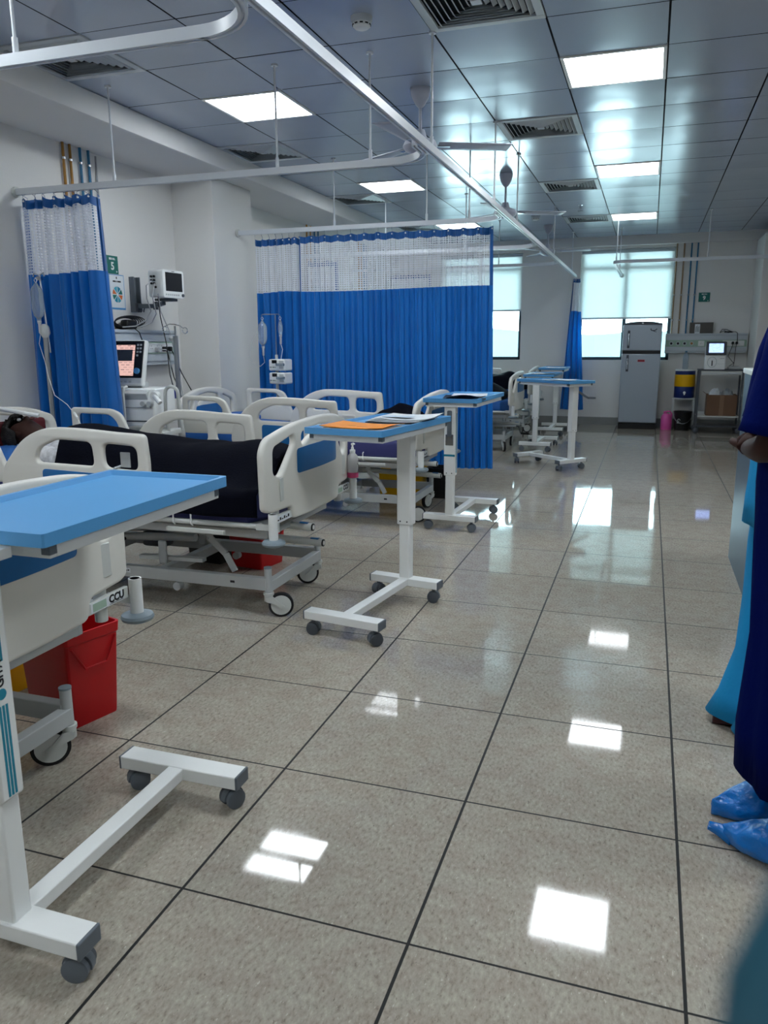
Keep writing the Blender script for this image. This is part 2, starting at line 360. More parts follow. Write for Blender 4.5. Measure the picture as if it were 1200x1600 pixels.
def thing(name, label, cat, loc=(0, 0, 0), rz=0, group=None):
    o = bpy.data.objects.new(name, None); o.empty_display_size = .05; COL.objects.link(o); o.location = loc; o.rotation_euler = (0, 0, rz)
    return tag(o, label, cat, group)
def dup(root, loc, rz=None, label=None, group=None):
    def cp(o, par):
        c = o.copy(); COL.objects.link(c)
        if par: c.parent = par
        for ch in list(o.children): cp(ch, c)
        return c
    r = cp(root, None); r.location = loc
    if rz is not None: r.rotation_euler = (0, 0, rz)
    if label: r['label'] = label
    if group: r['group'] = group
    return r
def text(name, s, size, mat, parent, mtx, ext=.0006, bold=0):
    cu = bpy.data.curves.new('tmp', 'FONT'); cu.body = s; cu.size = size; cu.extrude = ext; cu.align_x = 'CENTER'; cu.align_y = 'CENTER'; cu.offset = bold; cu.resolution_u = 3
    o = bpy.data.objects.new('tmp', cu); COL.objects.link(o); dg = bpy.context.evaluated_depsgraph_get()
    me = bpy.data.meshes.new_from_object(o.evaluated_get(dg)); bpy.data.objects.remove(o); bpy.data.curves.remove(cu)
    me.transform(mtx); me.name = name; me.materials.clear(); me.materials.append(mat)
    o = bpy.data.objects.new(name, me); COL.objects.link(o)
    if parent: o.parent = parent
    return o
def basis(origin, xd, yd):
    x = Vector(xd).normalized(); y = Vector(yd).normalized(); z = x.cross(y)
    return Matrix(((x.x, y.x, z.x, origin[0]), (x.y, y.y, z.y, origin[1]), (x.z, y.z, z.z, origin[2]), (0, 0, 0, 1)))
def uvquad(name, p0, p1, p2, p3, mat, parent):
    me = bpy.data.meshes.new(name); me.from_pydata([p0, p1, p2, p3], [], [(0, 1, 2, 3)]); u = me.uv_layers.new(name='UVMap')
    for k, c in enumerate(((0, 0), (1, 0), (1, 1), (0, 1))): u.data[k].uv = c
    me.materials.append(mat); o = bpy.data.objects.new(name, me); COL.objects.link(o); o.parent = parent; return o

# ------------------------------------------------------------------ room shell
XL, XR, YB, YF, BZ, BX = -4.22, 4.2, 13.42, -3.6, 2.81, -3.594
struct(G().bb(XL-.2, XR+.2, YF-.2, YB+.2, -.12, 0).build('floor', m_floor, smooth=0))
g = G()
g.bb(BX, XR+.2, YF-.2, YB+.2, CZ+.012, CZ+.15)
ceiling = struct(g.build('ceiling', m_seam, smooth=0))
# metal lay-in tiles, slightly pillowed, one surface with the openings for lamps and grilles left in
LIGHTS = [(0, 1), (4, 1), (0, 6), (4, 6), (0, 11), (4, 11), (0, -4), (4, -4), (0, -9), (4, -9), (8, 1), (8, -4)]  # lamps far right and behind the viewer are unseen, added to brighten the room
VENTS = [(-1, -1), (3, -1), (-1, 3), (3, 3), (-1, 7), (3, 7), (-1, 11), (3, 11)]
g = G(); rnd = random.Random(3)
for ci in range(-1, 13):
    for ri in range(-14, 15):
        x0 = CX0+ci*CTX; y0 = CY0+ri*CTY; x1 = x0+CTX; y1 = y0+CTY
        if y0 > YB or x0 > XR or (ci, ri) in LIGHTS or (ci, ri) in VENTS: continue
        y1 = min(y1, YB); gx, gy = .0055, .004
        N = 4; tx, ty = rnd.uniform(-.0016, .0016), rnd.uniform(-.0016, .0016); pil = rnd.uniform(.002, .006)
        def fn(u, v): return (x0+gx+(x1-x0-2*gx)*u, y0+gy+(y1-y0-2*gy)*v, CZ-pil*(1-(2*u-1)**2)*(1-(2*v-1)**2)+tx*(u-.5)+ty*(v-.5))
        g.grid(fn, N, N)
t_ = g.build('ceiling_tiles', m_ceil, ceiling, smooth=60)
# walls
g = G(); g.bb(XL-.15, XL, YF-.2, YB+.2, 0, CZ+.15); struct(g.build('wall_left', m_wall, smooth=0))
g = G(); g.bb(XL-.2, XR+.2, YF-.2, YF, 0, CZ+.15); struct(g.build('wall_front', m_wall, smooth=0))
g = G(); g.bb(XR, XR+.15, YF, YB+.2, 0, CZ+.15); struct(g.build('wall_right', m_wall, smooth=0))
W1 = (-3.47, -2.08, 1.06, 2.79); W2 = (-1.14, .285, 1.06, 2.79)
g = G()
g.bb(XL, W1[0], YB, YB+.2, 0, CZ+.15); g.bb(W1[1], W2[0], YB, YB+.2, 0, CZ+.15); g.bb(W2[1], XR, YB, YB+.2, 0, CZ+.15)
for w_ in (W1, W2): g.bb(w_[0], w_[1], YB, YB+.2, 0, w_[2]); g.bb(w_[0], w_[1], YB, YB+.2, w_[3], CZ+.15)
struct(g.build('wall_back', m_wall, smooth=0))
# boxed beam along the left wall (sloping face), beam on the back wall, pier at its right end, column on the left wall
g = G(); pr_ = [(XL, CZ+.1), (BX, CZ+.1), (BX, CZ), (BX+.02, CZ-.004), (BX+.03, BZ+.03), (BX+.022, BZ+.008), (BX, BZ), (XL, BZ)]
g.loft([[(x, YF, z) for x, z in pr_], [(x, YB, z) for x, z in pr_]]); struct(g.build('trim_1', m_beam, smooth=30))
struct(G().bb(BX+.035, XR, YB-.10, YB, 2.83, CZ).build('trim_2', m_beam, bevel=.004))
struct(G().bb(1.43, 2.1, YB-.9, YB, 0, 2.83).build('trim_3', m_wall, bevel=.006))
struct(G().bb(XL, -3.80, 6.52, 7.25, 0, BZ).build('trim_4', m_wall, bevel=.004))
struct(G().bb(XL, 1.43, YB-.014, YB, 0, .13).build('baseboard_back', m_skirt, bevel=.002))
struct(G().bb(XL, XL+.014, YF, YB-.014, 0, .13).build('baseboard_left', m_skirt, bevel=.002))
# windows
def window(nm, w_, mull, tran):
    x0, x1, z0, z1 = w_; y = YB+.09
    f = G(); t = .05
    f.bb(x0, x1, y, y+.06, z0, z0+t); f.bb(x0, x1, y, y+.06, z1-t, z1); f.bb(x0, x0+t, y, y+.06, z0, z1); f.bb(x1-t, x1, y, y+.06, z0, z1)
    f.bb(mull-.03, mull+.03, y, y+.06, z0, z1); f.bb(x0, x1, y, y+.06, tran-.03, tran+.03)
    fr = struct(f.build(nm, m_frame, bevel=.003))
    G().bb(x0+t, mull-.03, y+.025, y+.031, z0+t, tran-.03).build('glass_pane', m_glass, fr, smooth=0); G().bb(mull+.03, x1-t, y+.025, y+.031, z0+t, tran-.03).build('glass_pane', m_glass, fr, smooth=0)
    G().bb(x0+t, mull-.03, y+.025, y+.031, tran+.03, z1-t).build('glass_pane', m_glass, fr, smooth=0); G().bb(mull+.03, x1-t, y+.025, y+.031, tran+.03, z1-t).build('glass_pane', m_glass, fr, smooth=0)
window('window_1', W1, -2.775, 2.53); window('window_2', W2, -.43, 2.50)
def blind(w_, zb, label):
    t = thing('roller_blind', label, 'blind', (w_[0], YB+.045, w_[3]))
    L = w_[1]-w_[0]
    G().cyl((.004, 0, -.034), (L-.004, 0, -.034), .028).build('roller_tube', m_panel_al, t)
    G().bb(.006, L-.006, -.003, -.0025, zb-w_[3], -.05).build('blind_cloth', m_blind, t, smooth=0)
    G().bb(.005, L-.005, -.010, .006, zb-w_[3]-.028, zb-w_[3]).build('bottom_bar', m_panel_al, t, bevel=.004)
    G().tube([(L-.012, -.012, -.05), (L-.012, -.014, -.6), (L-.012, -.012, -1.0)], .0025, 6).build('pull_cord', m_rail, t)
blind(W1, 1.885, 'white roller blind over the left window, half hidden behind the blue curtain'); blind(W2, 1.735, 'white roller blind over the right window, behind the silver fridge')
# hazy hills beyond the glass
def hill(u, v):
    x = -70+150*u; y = 90+70*v; k = math.sin(PI*min(1, .15+v*1.1))**.8
    n_ = noise.noise(Vector((x*.07, y*.05, 0)))*.9+noise.noise(Vector((x*.3, y*.2, 3)))*.35
    return (x, y, -6+(8.2+max(0, -x-6)*.055+n_)*max(0, k))
struct(G().grid(hill, 80, 24).build('ground_hills', m_hill, smooth=180))

# ------------------------------------------------------------------ ceiling fittings
def cell(ci, ri): return (CX0+ci*CTX+CTX/2, CY0+ri*CTY+CTY/2, CZ)
lp = thing('ceiling_light', 'x', 'light', (0, 0, 0), 0, 'square LED ceiling lights')
f = G(); a, b = .296, .275
for s in (-1, 1): f.bb(-a, a, s*b, s*a, -.006, .03); f.bb(s*b, s*a, -b, b, -.006, .03)
f.build('lamp_frame', m_white, lp, bevel=.002)
G().bb(-b, b, -b, b, .0, .012).build('lamp_diffuser', m_led, lp, smooth=0)
LBL = {(0, 1): 'bright square ceiling light at upper left, behind a thin hanging rod', (4, 1): 'nearest bright square ceiling light, at the upper right', (0, 6): 'bright square ceiling light beyond the nearest fan, on the left side', (4, 6): 'second bright square ceiling light in the right-hand row', (0, 11): 'far bright square ceiling light just above the long blue curtain', (4, 11): 'farthest bright square ceiling light in the right-hand row, near the back window'}
for k, c in enumerate(LIGHTS):
    lb = LBL.get(c, 'unseen square ceiling light, added out of the picture to brighten the ward')
    if k == 0: lp.location = cell(*c); lp['label'] = lb
    else:
        q_ = dup(lp, cell(*c), None, lb)
        if c[1] >= 6:
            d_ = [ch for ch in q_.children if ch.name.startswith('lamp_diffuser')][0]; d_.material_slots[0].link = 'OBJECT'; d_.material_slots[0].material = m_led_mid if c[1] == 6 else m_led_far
vp = thing('air_vent', 'x', 'vent', (0, 0, 0), 0, 'square ceiling air vents')
f = G()
for s in (-1, 1): f.bb(-.298, .298, s*.255, s*.298, -.006, .01); f.bb(s*.255, s*.298, -.255, .255, -.006, .01)
f.build('vent_frame', m_vent, vp, bevel=.002)
G().bb(-.27, .27, -.27, .27, .05, .06).build('vent_backing', m_ventdark, vp, smooth=0)
for q in range(7):
    r0 = .252-q*.032; r1 = r0-.021; f = G()
    o_ = [(-r0, -r0), (r0, -r0), (r0, r0), (-r0, r0)]; i_ = [(-r1, -r1), (r1, -r1), (r1, r1), (-r1, r1)]
    vs = [(x, y, .016) for x, y in o_]+[(x, y, -.006) for x, y in i_]+[(x*.985, y*.985, -.006) for x, y in i_]+[(x*.985, y*.985, .016) for x, y in o_]
    fs = []
    for k in range(4):
        j = (k+1) % 4; fs += [(k, j, 4+j, 4+k), (4+k, 4+j, 8+j, 8+k), (8+k, 8+j, 12+j, 12+k), (12+k, 12+j, j, k)]
    f.add(vs, fs).build('vent_louvre', m_vent, vp, smooth=0)
G().bb(-.026, .026, -.026, .026, -.006, .0).build('vent_louvre', m_vent, vp, smooth=0)
VL = {(-1, -1): 'square air vent at upper left, half hidden by the curved curtain rail', (3, -1): 'large square air vent at the top edge, nearest the smoke detector', (-1, 3): 'square air vent beside the upper left light, against the boxed beam', (3, 3): 'square air vent right of the nearest ceiling fan', (-1, 7): 'small square air vent against the beam, beyond the second left light', (3, 7): 'square air vent just below and left of the second right light', (-1, 11): 'farthest air vent on the left, above the long blue curtain', (3, 11): 'farthest air vent on the right, left of the last ceiling light'}
for k, c in enumerate(VENTS):
    if k == 0: vp.location = cell(*c); vp['label'] = VL[c]
    else: dup(vp, cell(*c), None, VL[c])
sd = thing('smoke_detector', 'round white smoke detector at the top, nearest to the viewer', 'smoke detector', (-1.493, 4.12, CZ), 0, 'ceiling smoke detectors')
G().lathe([(.055, 0), (.055, -.018), (.05, -.03), (.05, -.033)], 28).build('detector_base', m_vent, sd)
G().lathe([(.046, -.033), (.044, -.05), (.034, -.058), (.0, -.06)], 28).build('detector_cap', m_white, sd)
for k in range(10):
    a = 2*PI*k/10; G().box((.0455*math.cos(a), .0455*math.sin(a), -.042), (.004, .016, .006), (0, 0, a)).build('detector_slot', m_black, sd)
dup(sd, (-1.534, 10.86, CZ), None, 'round smoke detector far back, just right of the second ceiling fan')
sk = thing('fire_sprinkler', 'small fire sprinkler head hanging from the far ceiling, left of the lights', 'sprinkler', (-.909, 10.21, CZ))
G().lathe([(.03, 0), (.03, -.006), (.012, -.012), (.012, -.05), (.0, -.05)], 16).build('sprinkler_body', m_chrome, sk); G().lathe([(.0, -.07), (.035, -.068), (.035, -.072), (0, -.073)], 16).build('sprinkler_disc', m_chrome, sk)
for s in (-1, 1): G().tube([(0, s*.012, -.048), (0, s*.02, -.06), (0, s*.004, -.071)], .003, 6).build('sprinkler_arm', m_chrome, sk)
def make_fan(loc, ang, label, drop=.36):
    t = thing('ceiling_fan', label, 'fan', loc, 0, 'three-bladed ceiling fans')
    G().lathe([(.065, 0), (.066, -.012), (.055, -.06), (.03, -.105), (.015, -.12), (.0, -.12)], 28).build('fan_canopy', m_fan, t)
    G().cyl((0, 0, -.11), (0, 0, -drop+.03), .011, n=12).build('fan_rod', m_fan, t)
    G().lathe([(.0, -drop+.08), (.03, -drop+.08), (.045, -drop+.03), (.10, -drop+.012), (.115, -drop-.02), (.10, -drop-.045), (.045, -drop-.07), (.0, -drop-.073)], 32).build('fan_motor', m_fan, t)
    for k in range(3):
        a = ang+2*PI*k/3; R = Matrix.Rotation(a, 4, 'Z')
        def fn(u, v):
            r = .12+.48*u; wd = .055+.022*u; y = (v-.5)*2*wd; z = -drop-.012-.016*(v-.5)*(1-.5*u)
            return R @ Vector((r, y, z))
        o = G().grid(fn, 10, 4).build('fan_blade', m_fan, t, solid=.006)
        G().bar(R @ Vector((.07, 0, -drop-.018)), R @ Vector((.2, 0, -drop-.016)), .035, .006).build('blade_bracket', m_chrome, o)
    return t
make_fan((-1.522, 5.31, CZ), math.radians(25), 'nearest three-bladed ceiling fan, behind the long diagonal rail', .335)
make_fan((-1.454, 8.152, CZ), math.radians(25), 'second ceiling fan, above the right end of the long blue curtain', .345)
make_fan((-1.48, 11.79, CZ), math.radians(0), 'farthest and smallest ceiling fan, at the end of the diagonal rail', .345)

# ------------------------------------------------------------------ curtain rails
RZ = 2.38
def rail_profile(pts, name, parent):
    # white U profile with a slot underneath, swept along pts
    pts = [Vector(p) for p in pts]; N = len(pts); g = G(); rings = []
    pf = [(-.016, .02), (.016, .02), (.016, -.02), (.005, -.02), (.005, -.012), (-.005, -.012), (-.005, -.02), (-.016, -.02)]
    for i, p in enumerate(pts):
        d = (pts[min(i+1, N-1)]-pts[max(i-1, 0)]).normalized(); sd_ = Vector((d.y, -d.x, 0))
        rings.append([p+sd_*a+Vector((0, 0, b)) for a, b in pf])
    g.loft(rings); return g.build(name, m_rail, parent, smooth=30)
def rods(parent, lst, o):
    for x, y in lst:
        r = G(); r.cyl((x-o[0], y-o[1], .02), (x-o[0], y-o[1], CZ-RZ), .0065, n=10); r.cyl((x-o[0], y-o[1], .018), (x-o[0], y-o[1], .075), .011, n=10); r.cyl((x-o[0], y-o[1], CZ-RZ-.012), (x-o[0], y-o[1], CZ-RZ), .02, n=14)
        r.build('hanger_rod', m_rail, parent)
LX = -1.205
def rail_thing(label, pts, rodl, ends=()):
    o = pts[0]; t = thing('curtain_rail', label, 'curtain rail', (o[0], o[1], RZ), 0, 'ceiling-hung curtain rails')
    rail_profile([(p[0]-o[0], p[1]-o[1], 0) for p in pts], 'rail_track', t); rods(t, rodl, o)
    for e, ax in ends:
        q = (e[0]-o[0], e[1]-o[1], 0); d = Vector((1, 0, 0)) if ax == 'x' else Vector((0, 1, 0))
        G().cyl(Vector(q)-d*.001, Vector(q)+d*.02, .036, n=18).build('wall_flange', m_offwhite, t)
    return t
rail_thing('long straight white rail running diagonally from the top edge to the back window', [(LX-.012, -2.5), (LX+.01, 5), (LX, YB-.12)], [(LX, 4.43), (LX, 6.26), (LX, 7.35), (LX, 10.2), (LX, 12.6), (LX, 1.2)])
def corner(xc, yc, r, a0, a1, n=10): return [(xc+r*math.cos(math.radians(a0+(a1-a0)*k/n)), yc+r*math.sin(math.radians(a0+(a1-a0)*k/n))) for k in range(n+1)]
def cross_rail(y, label, rodl, x0=XL, r=.26, ends=True):
    p = [(x0, y), (x0+.8, y), (-2.4, y), (LX-r-.02, y)]+corner(LX-r-.035, y-r, r, 90, 0)+[(LX-.035, y-r-.12)]
    rail_thing(label, p, rodl, [((x0, y), 'x')] if ends else ())
cross_rail(2.56, 'nearest curved cross rail, at the upper left corner of the picture', [(-2.28, 2.56), (-3.4, 2.56)])
cross_rail(4.60, 'curved cross rail ending at the left wall, carrying the gathered curtain', [(-2.22, 4.60), (-1.62, 4.60), (-3.4, 4.60)])
cross_rail(6.95, 'cross rail fixed to the white column, carrying the long blue curtain', [(-1.93, 6.95), (-1.55, 6.95), (-2.8, 6.95)], -3.80)
cross_rail(11.10, 'farthest cross rail on the left, seen through the curtain net', [(-2.05, 11.10), (-2.9, 11.1), (-3.6, 11.1)])
rail_thing('far right white rail crossing in front of the back window', [(-.50, YB), (-.515, 12.2), (-.52, 11.5)]+corner(-.40, 11.22, .12, 180, 270)+[(.3, 11.1), (1.2, 11.1), (XR, 11.1)], [(-.50, 11.22), (.62, 11.1), (-.5, 12.4), (2.2, 11.1)], [((-.5, YB-.02), 'y')])

# ------------------------------------------------------------------ curtains
def uv_surface(name, fn, nu, nv, mat, parent, ul, vl):
    g = G().grid(fn, nu, nv); o = g.build(name, mat, parent, smooth=180); me = o.data
    u = me.uv_layers.new(name='UVMap')
    for lp_ in me.loops:
        i = lp_.vertex_index; u.data[lp_.index].uv = ((i % (nu+1))/nu*ul, (i//(nu+1))/nv*vl)
    return o
def curtain(label, p0, p1, zt, zj, zb, pleats, amp, fab=1.4, top=1.0, seed=0, edge=(1, 1), sag=.012, q0=None, q1=None, hooks=10, group='blue hospital curtains', irr=.5):
    """hangs from p0 to p1 (xy); q0,q1 are the same ends at the hem"""
    rn = random.Random(seed); q0 = q0 or p0; q1 = q1 or p1; L = math.dist(p0, p1)
    t = thing('privacy_curtain', label, 'curtain', (p0[0], p0[1], 0), 0, group)
    dx, dy = (p1[0]-p0[0])/L, (p1[1]-p0[1])/L; nx, ny = -dy, dx
    ph = [rn.uniform(0, 6.28) for _ in range(4)]; ka = [rn.uniform(.5, 1.5) for _ in range(pleats+3)]
    def amp_at(s):
        i = s*pleats; k = int(i); fr = i-k; return amp*((1-irr)+irr*((1-fr)*ka[k]+fr*ka[k+1]))
    zdat = (zb, zt)
    def P(s, z):
        h = (z-zb)/(zt-zb)
        ax = p0[0]+(p1[0]-p0[0])*s; ay = p0[1]+(p1[1]-p0[1])*s; bx = q0[0]+(q1[0]-q0[0])*s; by = q0[1]+(q1[1]-q0[1])*s
        x = ax*h+bx*(1-h); y = ay*h+by*(1-h)
        sw = 2*PI*pleats*(s+.02*math.sin(5*s+ph[1])+(1-h)*.004*math.sin(9*s+ph[2]))+ph[0]
        A = amp_at(s)*(top*h+(1-h)*1.0)
        off = A*math.sin(sw)+.35*A*math.sin(2.3*sw+ph[3]+1.2*(1-h)); al = .25*A*math.cos(sw)
        return (x+nx*off+dx*al-p0[0], y+ny*off+dy*al-p0[1], z)
    def zs(s, z): return z-(sag*abs(math.sin(PI*s*hooks)) if z > zt-.08 else 0)+(.010*math.sin(7*s+ph[2]) if z < zb+.02 else 0)+(.008*math.sin(5*s+ph[1]) if abs(z-zj) < .005 else 0)
    nu = max(40, pleats*14); e0 = .02/L*1.2 if edge[0] else 0; e1 = 1-(.02/L*1.2 if edge[1] else 0)
    zh = zt-.058
    def surf(nm, a, b, z0, z1, nv, mat, n=nu): return uv_surface(nm, lambda u, v: P(a+(b-a)*u, zs(a+(b-a)*u, z0+(z1-z0)*v)), n, nv, mat, t, L*fab*(b-a), z1-z0)
    surf('curtain_body', 0, 1, zb, zj, 22, m_curt); surf('curtain_net', e0, e1, zj, zh, 12, m_net); surf('header_band', 0, 1, zh, zt, 3, m_hem)
    if edge[0]: surf('edge_hem', 0, e0, zj, zh, 10, m_hem, 3)
    if edge[1]: surf('edge_hem', e1, 1, zj, zh, 10, m_hem, 3)
    for k in range(hooks+1):
        s = min(.995, max(.005, k/hooks)); q = P(s, zs(s, zt-.02)); G().tube([(q[0], q[1], zt-.02), (q[0], q[1]-.004, zt+.01), (q[0]*.999, 0, RZ-.02)], .0018, 5).build('curtain_hook', m_chrome, t)
        G().cyl((q[0], q[1]-.006, zt-.022), (q[0], q[1]+.006, zt-.022), .006, n=10).build('eyelet', m_white, t)
    return t
curtain('gathered blue curtain with white net top at the left wall behind the drip stand', (-4.17, 4.60), (-3.56, 4.60), 2.335, 1.835, .32, 7, .07, 2.6, .6, 3, (1, 1), .02, (-4.2, 4.6), (-3.50, 4.6), 14)
curtain('narrow gathered blue curtain panel by the column, left of the long curtain', (-3.62, 6.97), (-3.14, 6.97), 2.325, 1.83, .26, 6, .035, 1.8, .7, 5, (0, 0), .018, None, None, 7)
cm = curtain('long blue curtain with white net top drawn across the ward', (-3.155, 6.93), (-1.335, 6.93), 2.325, 1.83, .235, 30, .024, 1.15, .35, 11, (1, 1), .014, (-3.16, 6.93), (-1.29, 6.91), 14, irr=.6)
# gathered hem at the free end of the long curtain
curtain('blue gathered curtain far at the left wall, seen through the net', (-3.62, 11.1), (-3.02, 11.1), 2.31, 1.83, .3, 7, .05, 2.2, .6, 8, (1, 1), .02, None, None, 9)
curtain('slim tied blue curtain hanging at the end of the diagonal rail by the window', (-1.235, 13.16), (-1.12, 13.16), 2.335, 1.83, .26, 3, .04, 2.5, .5, 2, (1, 0), .01, (-1.36, 13.16), (-.985, 13.16), 4)

# ------------------------------------------------------------------ overbed tables
def caster_small(parent, x, y, rz, zt):
    R = Matrix.Translation((x, y, 0)) @ Matrix.Rotation(rz, 4, 'Z')
    h = G(); pts = []
    # hood: half shell over the wheel pair
    pr = [(0.034*math.cos(a), .030+.034*math.sin(a)) for a in [PI*k/10-.25 for k in range(12)]]
    hood = pr+[(-.012, .022), (.012, .022)]
    h.loft([[R @ Vector((px, yy, pz)) for px, pz in hood] for yy in (-.010, .010)])
    h.add([], []); h.cyl(R @ Vector((0, 0, .058)), R @ Vector((0, 0, zt)), .010, n=12)
    o = h.build('caster', m_greycap, parent)
    for s in (-1, 1):
        wv = G(); wv.tube([R @ Vector((0, s*a, .030)) for a in (.011, .013, .025, .027)], [.027, .030, .030, .024], 22); wv.build('caster_wheel', m_darkgrey if s > 0 else m_greycap, o)
def table(loc, rz, top_z, y0, y1, xo, label, sleeve_top=None, stripes=0, crank='', wid=.385, base_len=.675, inner_z=.41, cas=(.3, -.4, .8, 1.9)):
    t = thing('overbed_table', label, 'overbed table', loc, rz, 'blue-topped overbed tables')
    zt = top_z-.056; ht = .40
    b = G(); b.bb(-ht/2, ht/2, -.035, .035, .078, .118); b.bb(-ht/2, ht/2, base_len-.035, base_len+.035, .078, .118); b.bb(-.025, .025, .03, base_len-.03, .080, .116)
    b.build('base_frame', m_white, t, bevel=.003)
    for y in (0, base_len):
        for s in (-1, 1): G().bb(s*ht/2-.002, s*ht/2+.006, y-.036, y+.036, .077, .119).build('end_cap', m_greycap, t, bevel=.003)
    k = 0
    for y in (0, base_len):
        for s in (-1, 1): caster_small(t, s*(ht/2-.035), y+.005, cas[k], .08); k += 1
    G().bb(-.030, .030, -.027, .027, .11, inner_z+.05).build('mast_inner', m_white, t, bevel=.006)
    sl = G().bb(-.042, .042, -.033, .033, inner_z, zt+.004).build('mast_sleeve', m_white, t, bevel=.008)
    for s in (-1, 1):
        for z in (inner_z+.02,):
            for q in (-.02, .02): G().cyl((q, s*.033, z), (q, s*.0345, z), .004, n=10).build('mast_screw', m_black, sl)
    if stripes:
        for q in (-.009, 0, .009):
            G().bb(.0421, .0428, q-.003, q+.003, inner_z+.01, inner_z+.215).build('stripe', m_label_t, sl, smooth=0); G().bb(.0421, .0428, q-.003, q+.003, inner_z+.31, zt-.05).build('stripe', m_label_t, sl, smooth=0)
        R = basis((.0425, 0, inner_z+.265), (0, 0, 1), (0, -1, 0))
        text('maker_name', 'GITA', .026, m_ink, sl, basis((.0424, 0, inner_z+.285), (0, 0, 1), (0, -1, 0)), bold=.0006)
        G().tube([(.042, 0, inner_z+.24), (.0429, 0, inner_z+.24)], .012, 20).build('maker_mark', m_label_t, sl)
    else:
        G().bb(.0421, .0426, -.008, .008, inner_z+.02, zt-.05).build('stripe', m_label_t, sl, smooth=0)
    # apron frame under the top
    a = G(); x0, x1 = xo-wid/2+.014, xo+wid/2-.014
    a.bb(x0, x1, y0+.03, y0+.05, zt-.004, zt+.028); a.bb(x0, x1, y1-.05, y1-.03, zt-.004, zt+.028); a.bb(x0, x0+.02, y0+.05, y1-.05, zt-.004, zt+.028); a.bb(x1-.02, x1, y0+.05, y1-.05, zt-.004, zt+.028); a.bb(x0+.02, x1-.02, y0+.05, y1-.05, zt+.018, zt+.026)
    a.bb(-.05, .05, -.04, .06, zt, zt+.024)
    a.build('apron_frame', m_white, t, bevel=.002)
    for x in (x0, x1):
        for y in (y0+.03, y1-.03):
            s1 = -1 if x == x0 else 1; s2 = -1 if y < (y0+y1)/2 else 1
            G().bb(x-s1*.022, x+s1*.001, y-s2*.022, y+s2*.001, zt+.003, zt+.027).build('corner_cap', m_greycap, t, bevel=.002)
    X0, X1 = xo-wid/2, xo+wid/2
    p = rpoly([(X0, y0), (X1, y0), (X1, y1), (X0, y1)], .012, 3); rim = .013
    q = rpoly([(X0+rim, y0+rim), (X1-rim, y0+rim), (X1-rim, y1-rim), (X0+rim, y1-rim)], .010, 3)
    q2 = [(x*.0+x, y) for x, y in rpoly([(X0+rim+.008, y0+rim+.008), (X1-rim-.008, y0+rim+.008), (X1-rim-.008, y1-rim-.008), (X0+rim+.008, y1-rim-.008)], .008, 3)]
    rg = [[(x, y, zt+.027) for x, y in p], [(x, y, top_z) for x, y in p], [(x, y, top_z) for x, y in q], [(x, y, top_z-.013) for x, y in q2]]
    G().loft(rg).build('tabletop', m_tblue, t, smooth=20)
    if crank == 'lever':
        c = G(); c.bb(-.017, .017, -.048, -.033, zt-.22, zt-.03); o = c.build('height_lever', m_greycap, t, bevel=.014, seg=3)
        G().bb(-.03, .03, -.040, -.033, zt-.28, zt-.20).build('lever_bracket', m_chrome, t, bevel=.004)
        G().bb(-.042, .042, -.0342, -.033, zt-.36, zt-.345).build('brand_strip', m_label_t, t, smooth=0)
    if crank == 'handle':
        c = G(); c.bar((.04, 0, zt-.05), (.16, -.05, zt-.13), .03, .02); c.cyl((.16, -.05, zt-.13), (.27, -.05, zt-.135), .012, n=12); c.build('crank_handle', m_greycap, t, bevel=.004)
    return t
T1 = table((-1.268, 1.16, 0), 0, .985, .052, .785, -.060, 'nearest blue-topped overbed table, empty, at the lower left corner', stripes=1, wid=.40, cas=(.4, .3, .9, 1.1))
T2 = table((-1.175, 3.865, 0), math.radians(171.6), .970, -.25, .57, .057, 'blue-topped overbed table carrying the orange folder', wid=.415, cas=(.2, 1.3, .9, .2))
T3 = table((-1.322, 5.45, 0), math.radians(-2.9), .968, -.08, .76, .010, 'blue-topped overbed table in front of the long curtain with a dark folder', crank='lever', wid=.40, cas=(.2, .3, .9, .6))
T4 = table((-.737, 8.53, 0), math.radians(50.2), .955, -.12, .70, 0, 'overbed table turned at an angle, with its crank handle toward the fridge', crank='handle', wid=.38)
T5 = table((-1.31, 9.88, 0), math.radians(-1.6), .965, -.08, .74, .03, 'overbed table standing behind the angled one, by the fourth bed', wid=.38)
T6 = table((-1.34, 12.36, 0), math.radians(180), .985, -.1, .72, 0, 'farthest overbed table, beside the slim curtain under the back wall', wid=.38)

# papers and folders on the tables
def sheet_pile(name, label, cat, loc, rz, specs, group=None):
    t = thing(name, label, cat, loc, rz, group)
    return t
def flat(w_, d, th, curl=0, seed=0):
    rn = random.Random(seed); ph = rn.uniform(0, 6)
    return lambda u, v: ((u-.5)*w_, (v-.5)*d, th+curl*((u-.5)**2*1.5+.35*math.sin(3*v+ph)*(u)*v))
zt2 = .970-.0125
fo = thing('card_folder', 'orange card folder on the table at the foot of the second bed', 'folder', (-1.275, 3.475, zt2), math.radians(-6))
G().grid(flat(.33, .25, .013, .02, 1), 14, 8).build('folder_cover', m_orange, fo, solid=.0022)
G().grid(flat(.33, .25, .0025, .0, 1), 4, 4).build('folder_back', m_orange, fo, solid=.002)
G().grid(flat(.315, .235, .0065, .008, 1), 8, 6).build('folder_papers', m_paper, fo, solid=.004)
for k, (x, y, s_) in enumerate([(-.07, -.03, .05), (.03, -.06, .03), (.08, -.05, .02)]): G().bb(x-s_, x+s_, y-.002, y+.002, .0155, .0162).build('pen_line', m_brass, fo, smooth=0)
bf = thing('document_folder', 'open black folder of white sheets beside the orange folder', 'folder', (-1.19, 3.86, zt2), math.radians(-4))
G().grid(flat(.30, .30, .003, .004, 2), 6, 6).build('folder_back', m_black, bf, solid=.003)
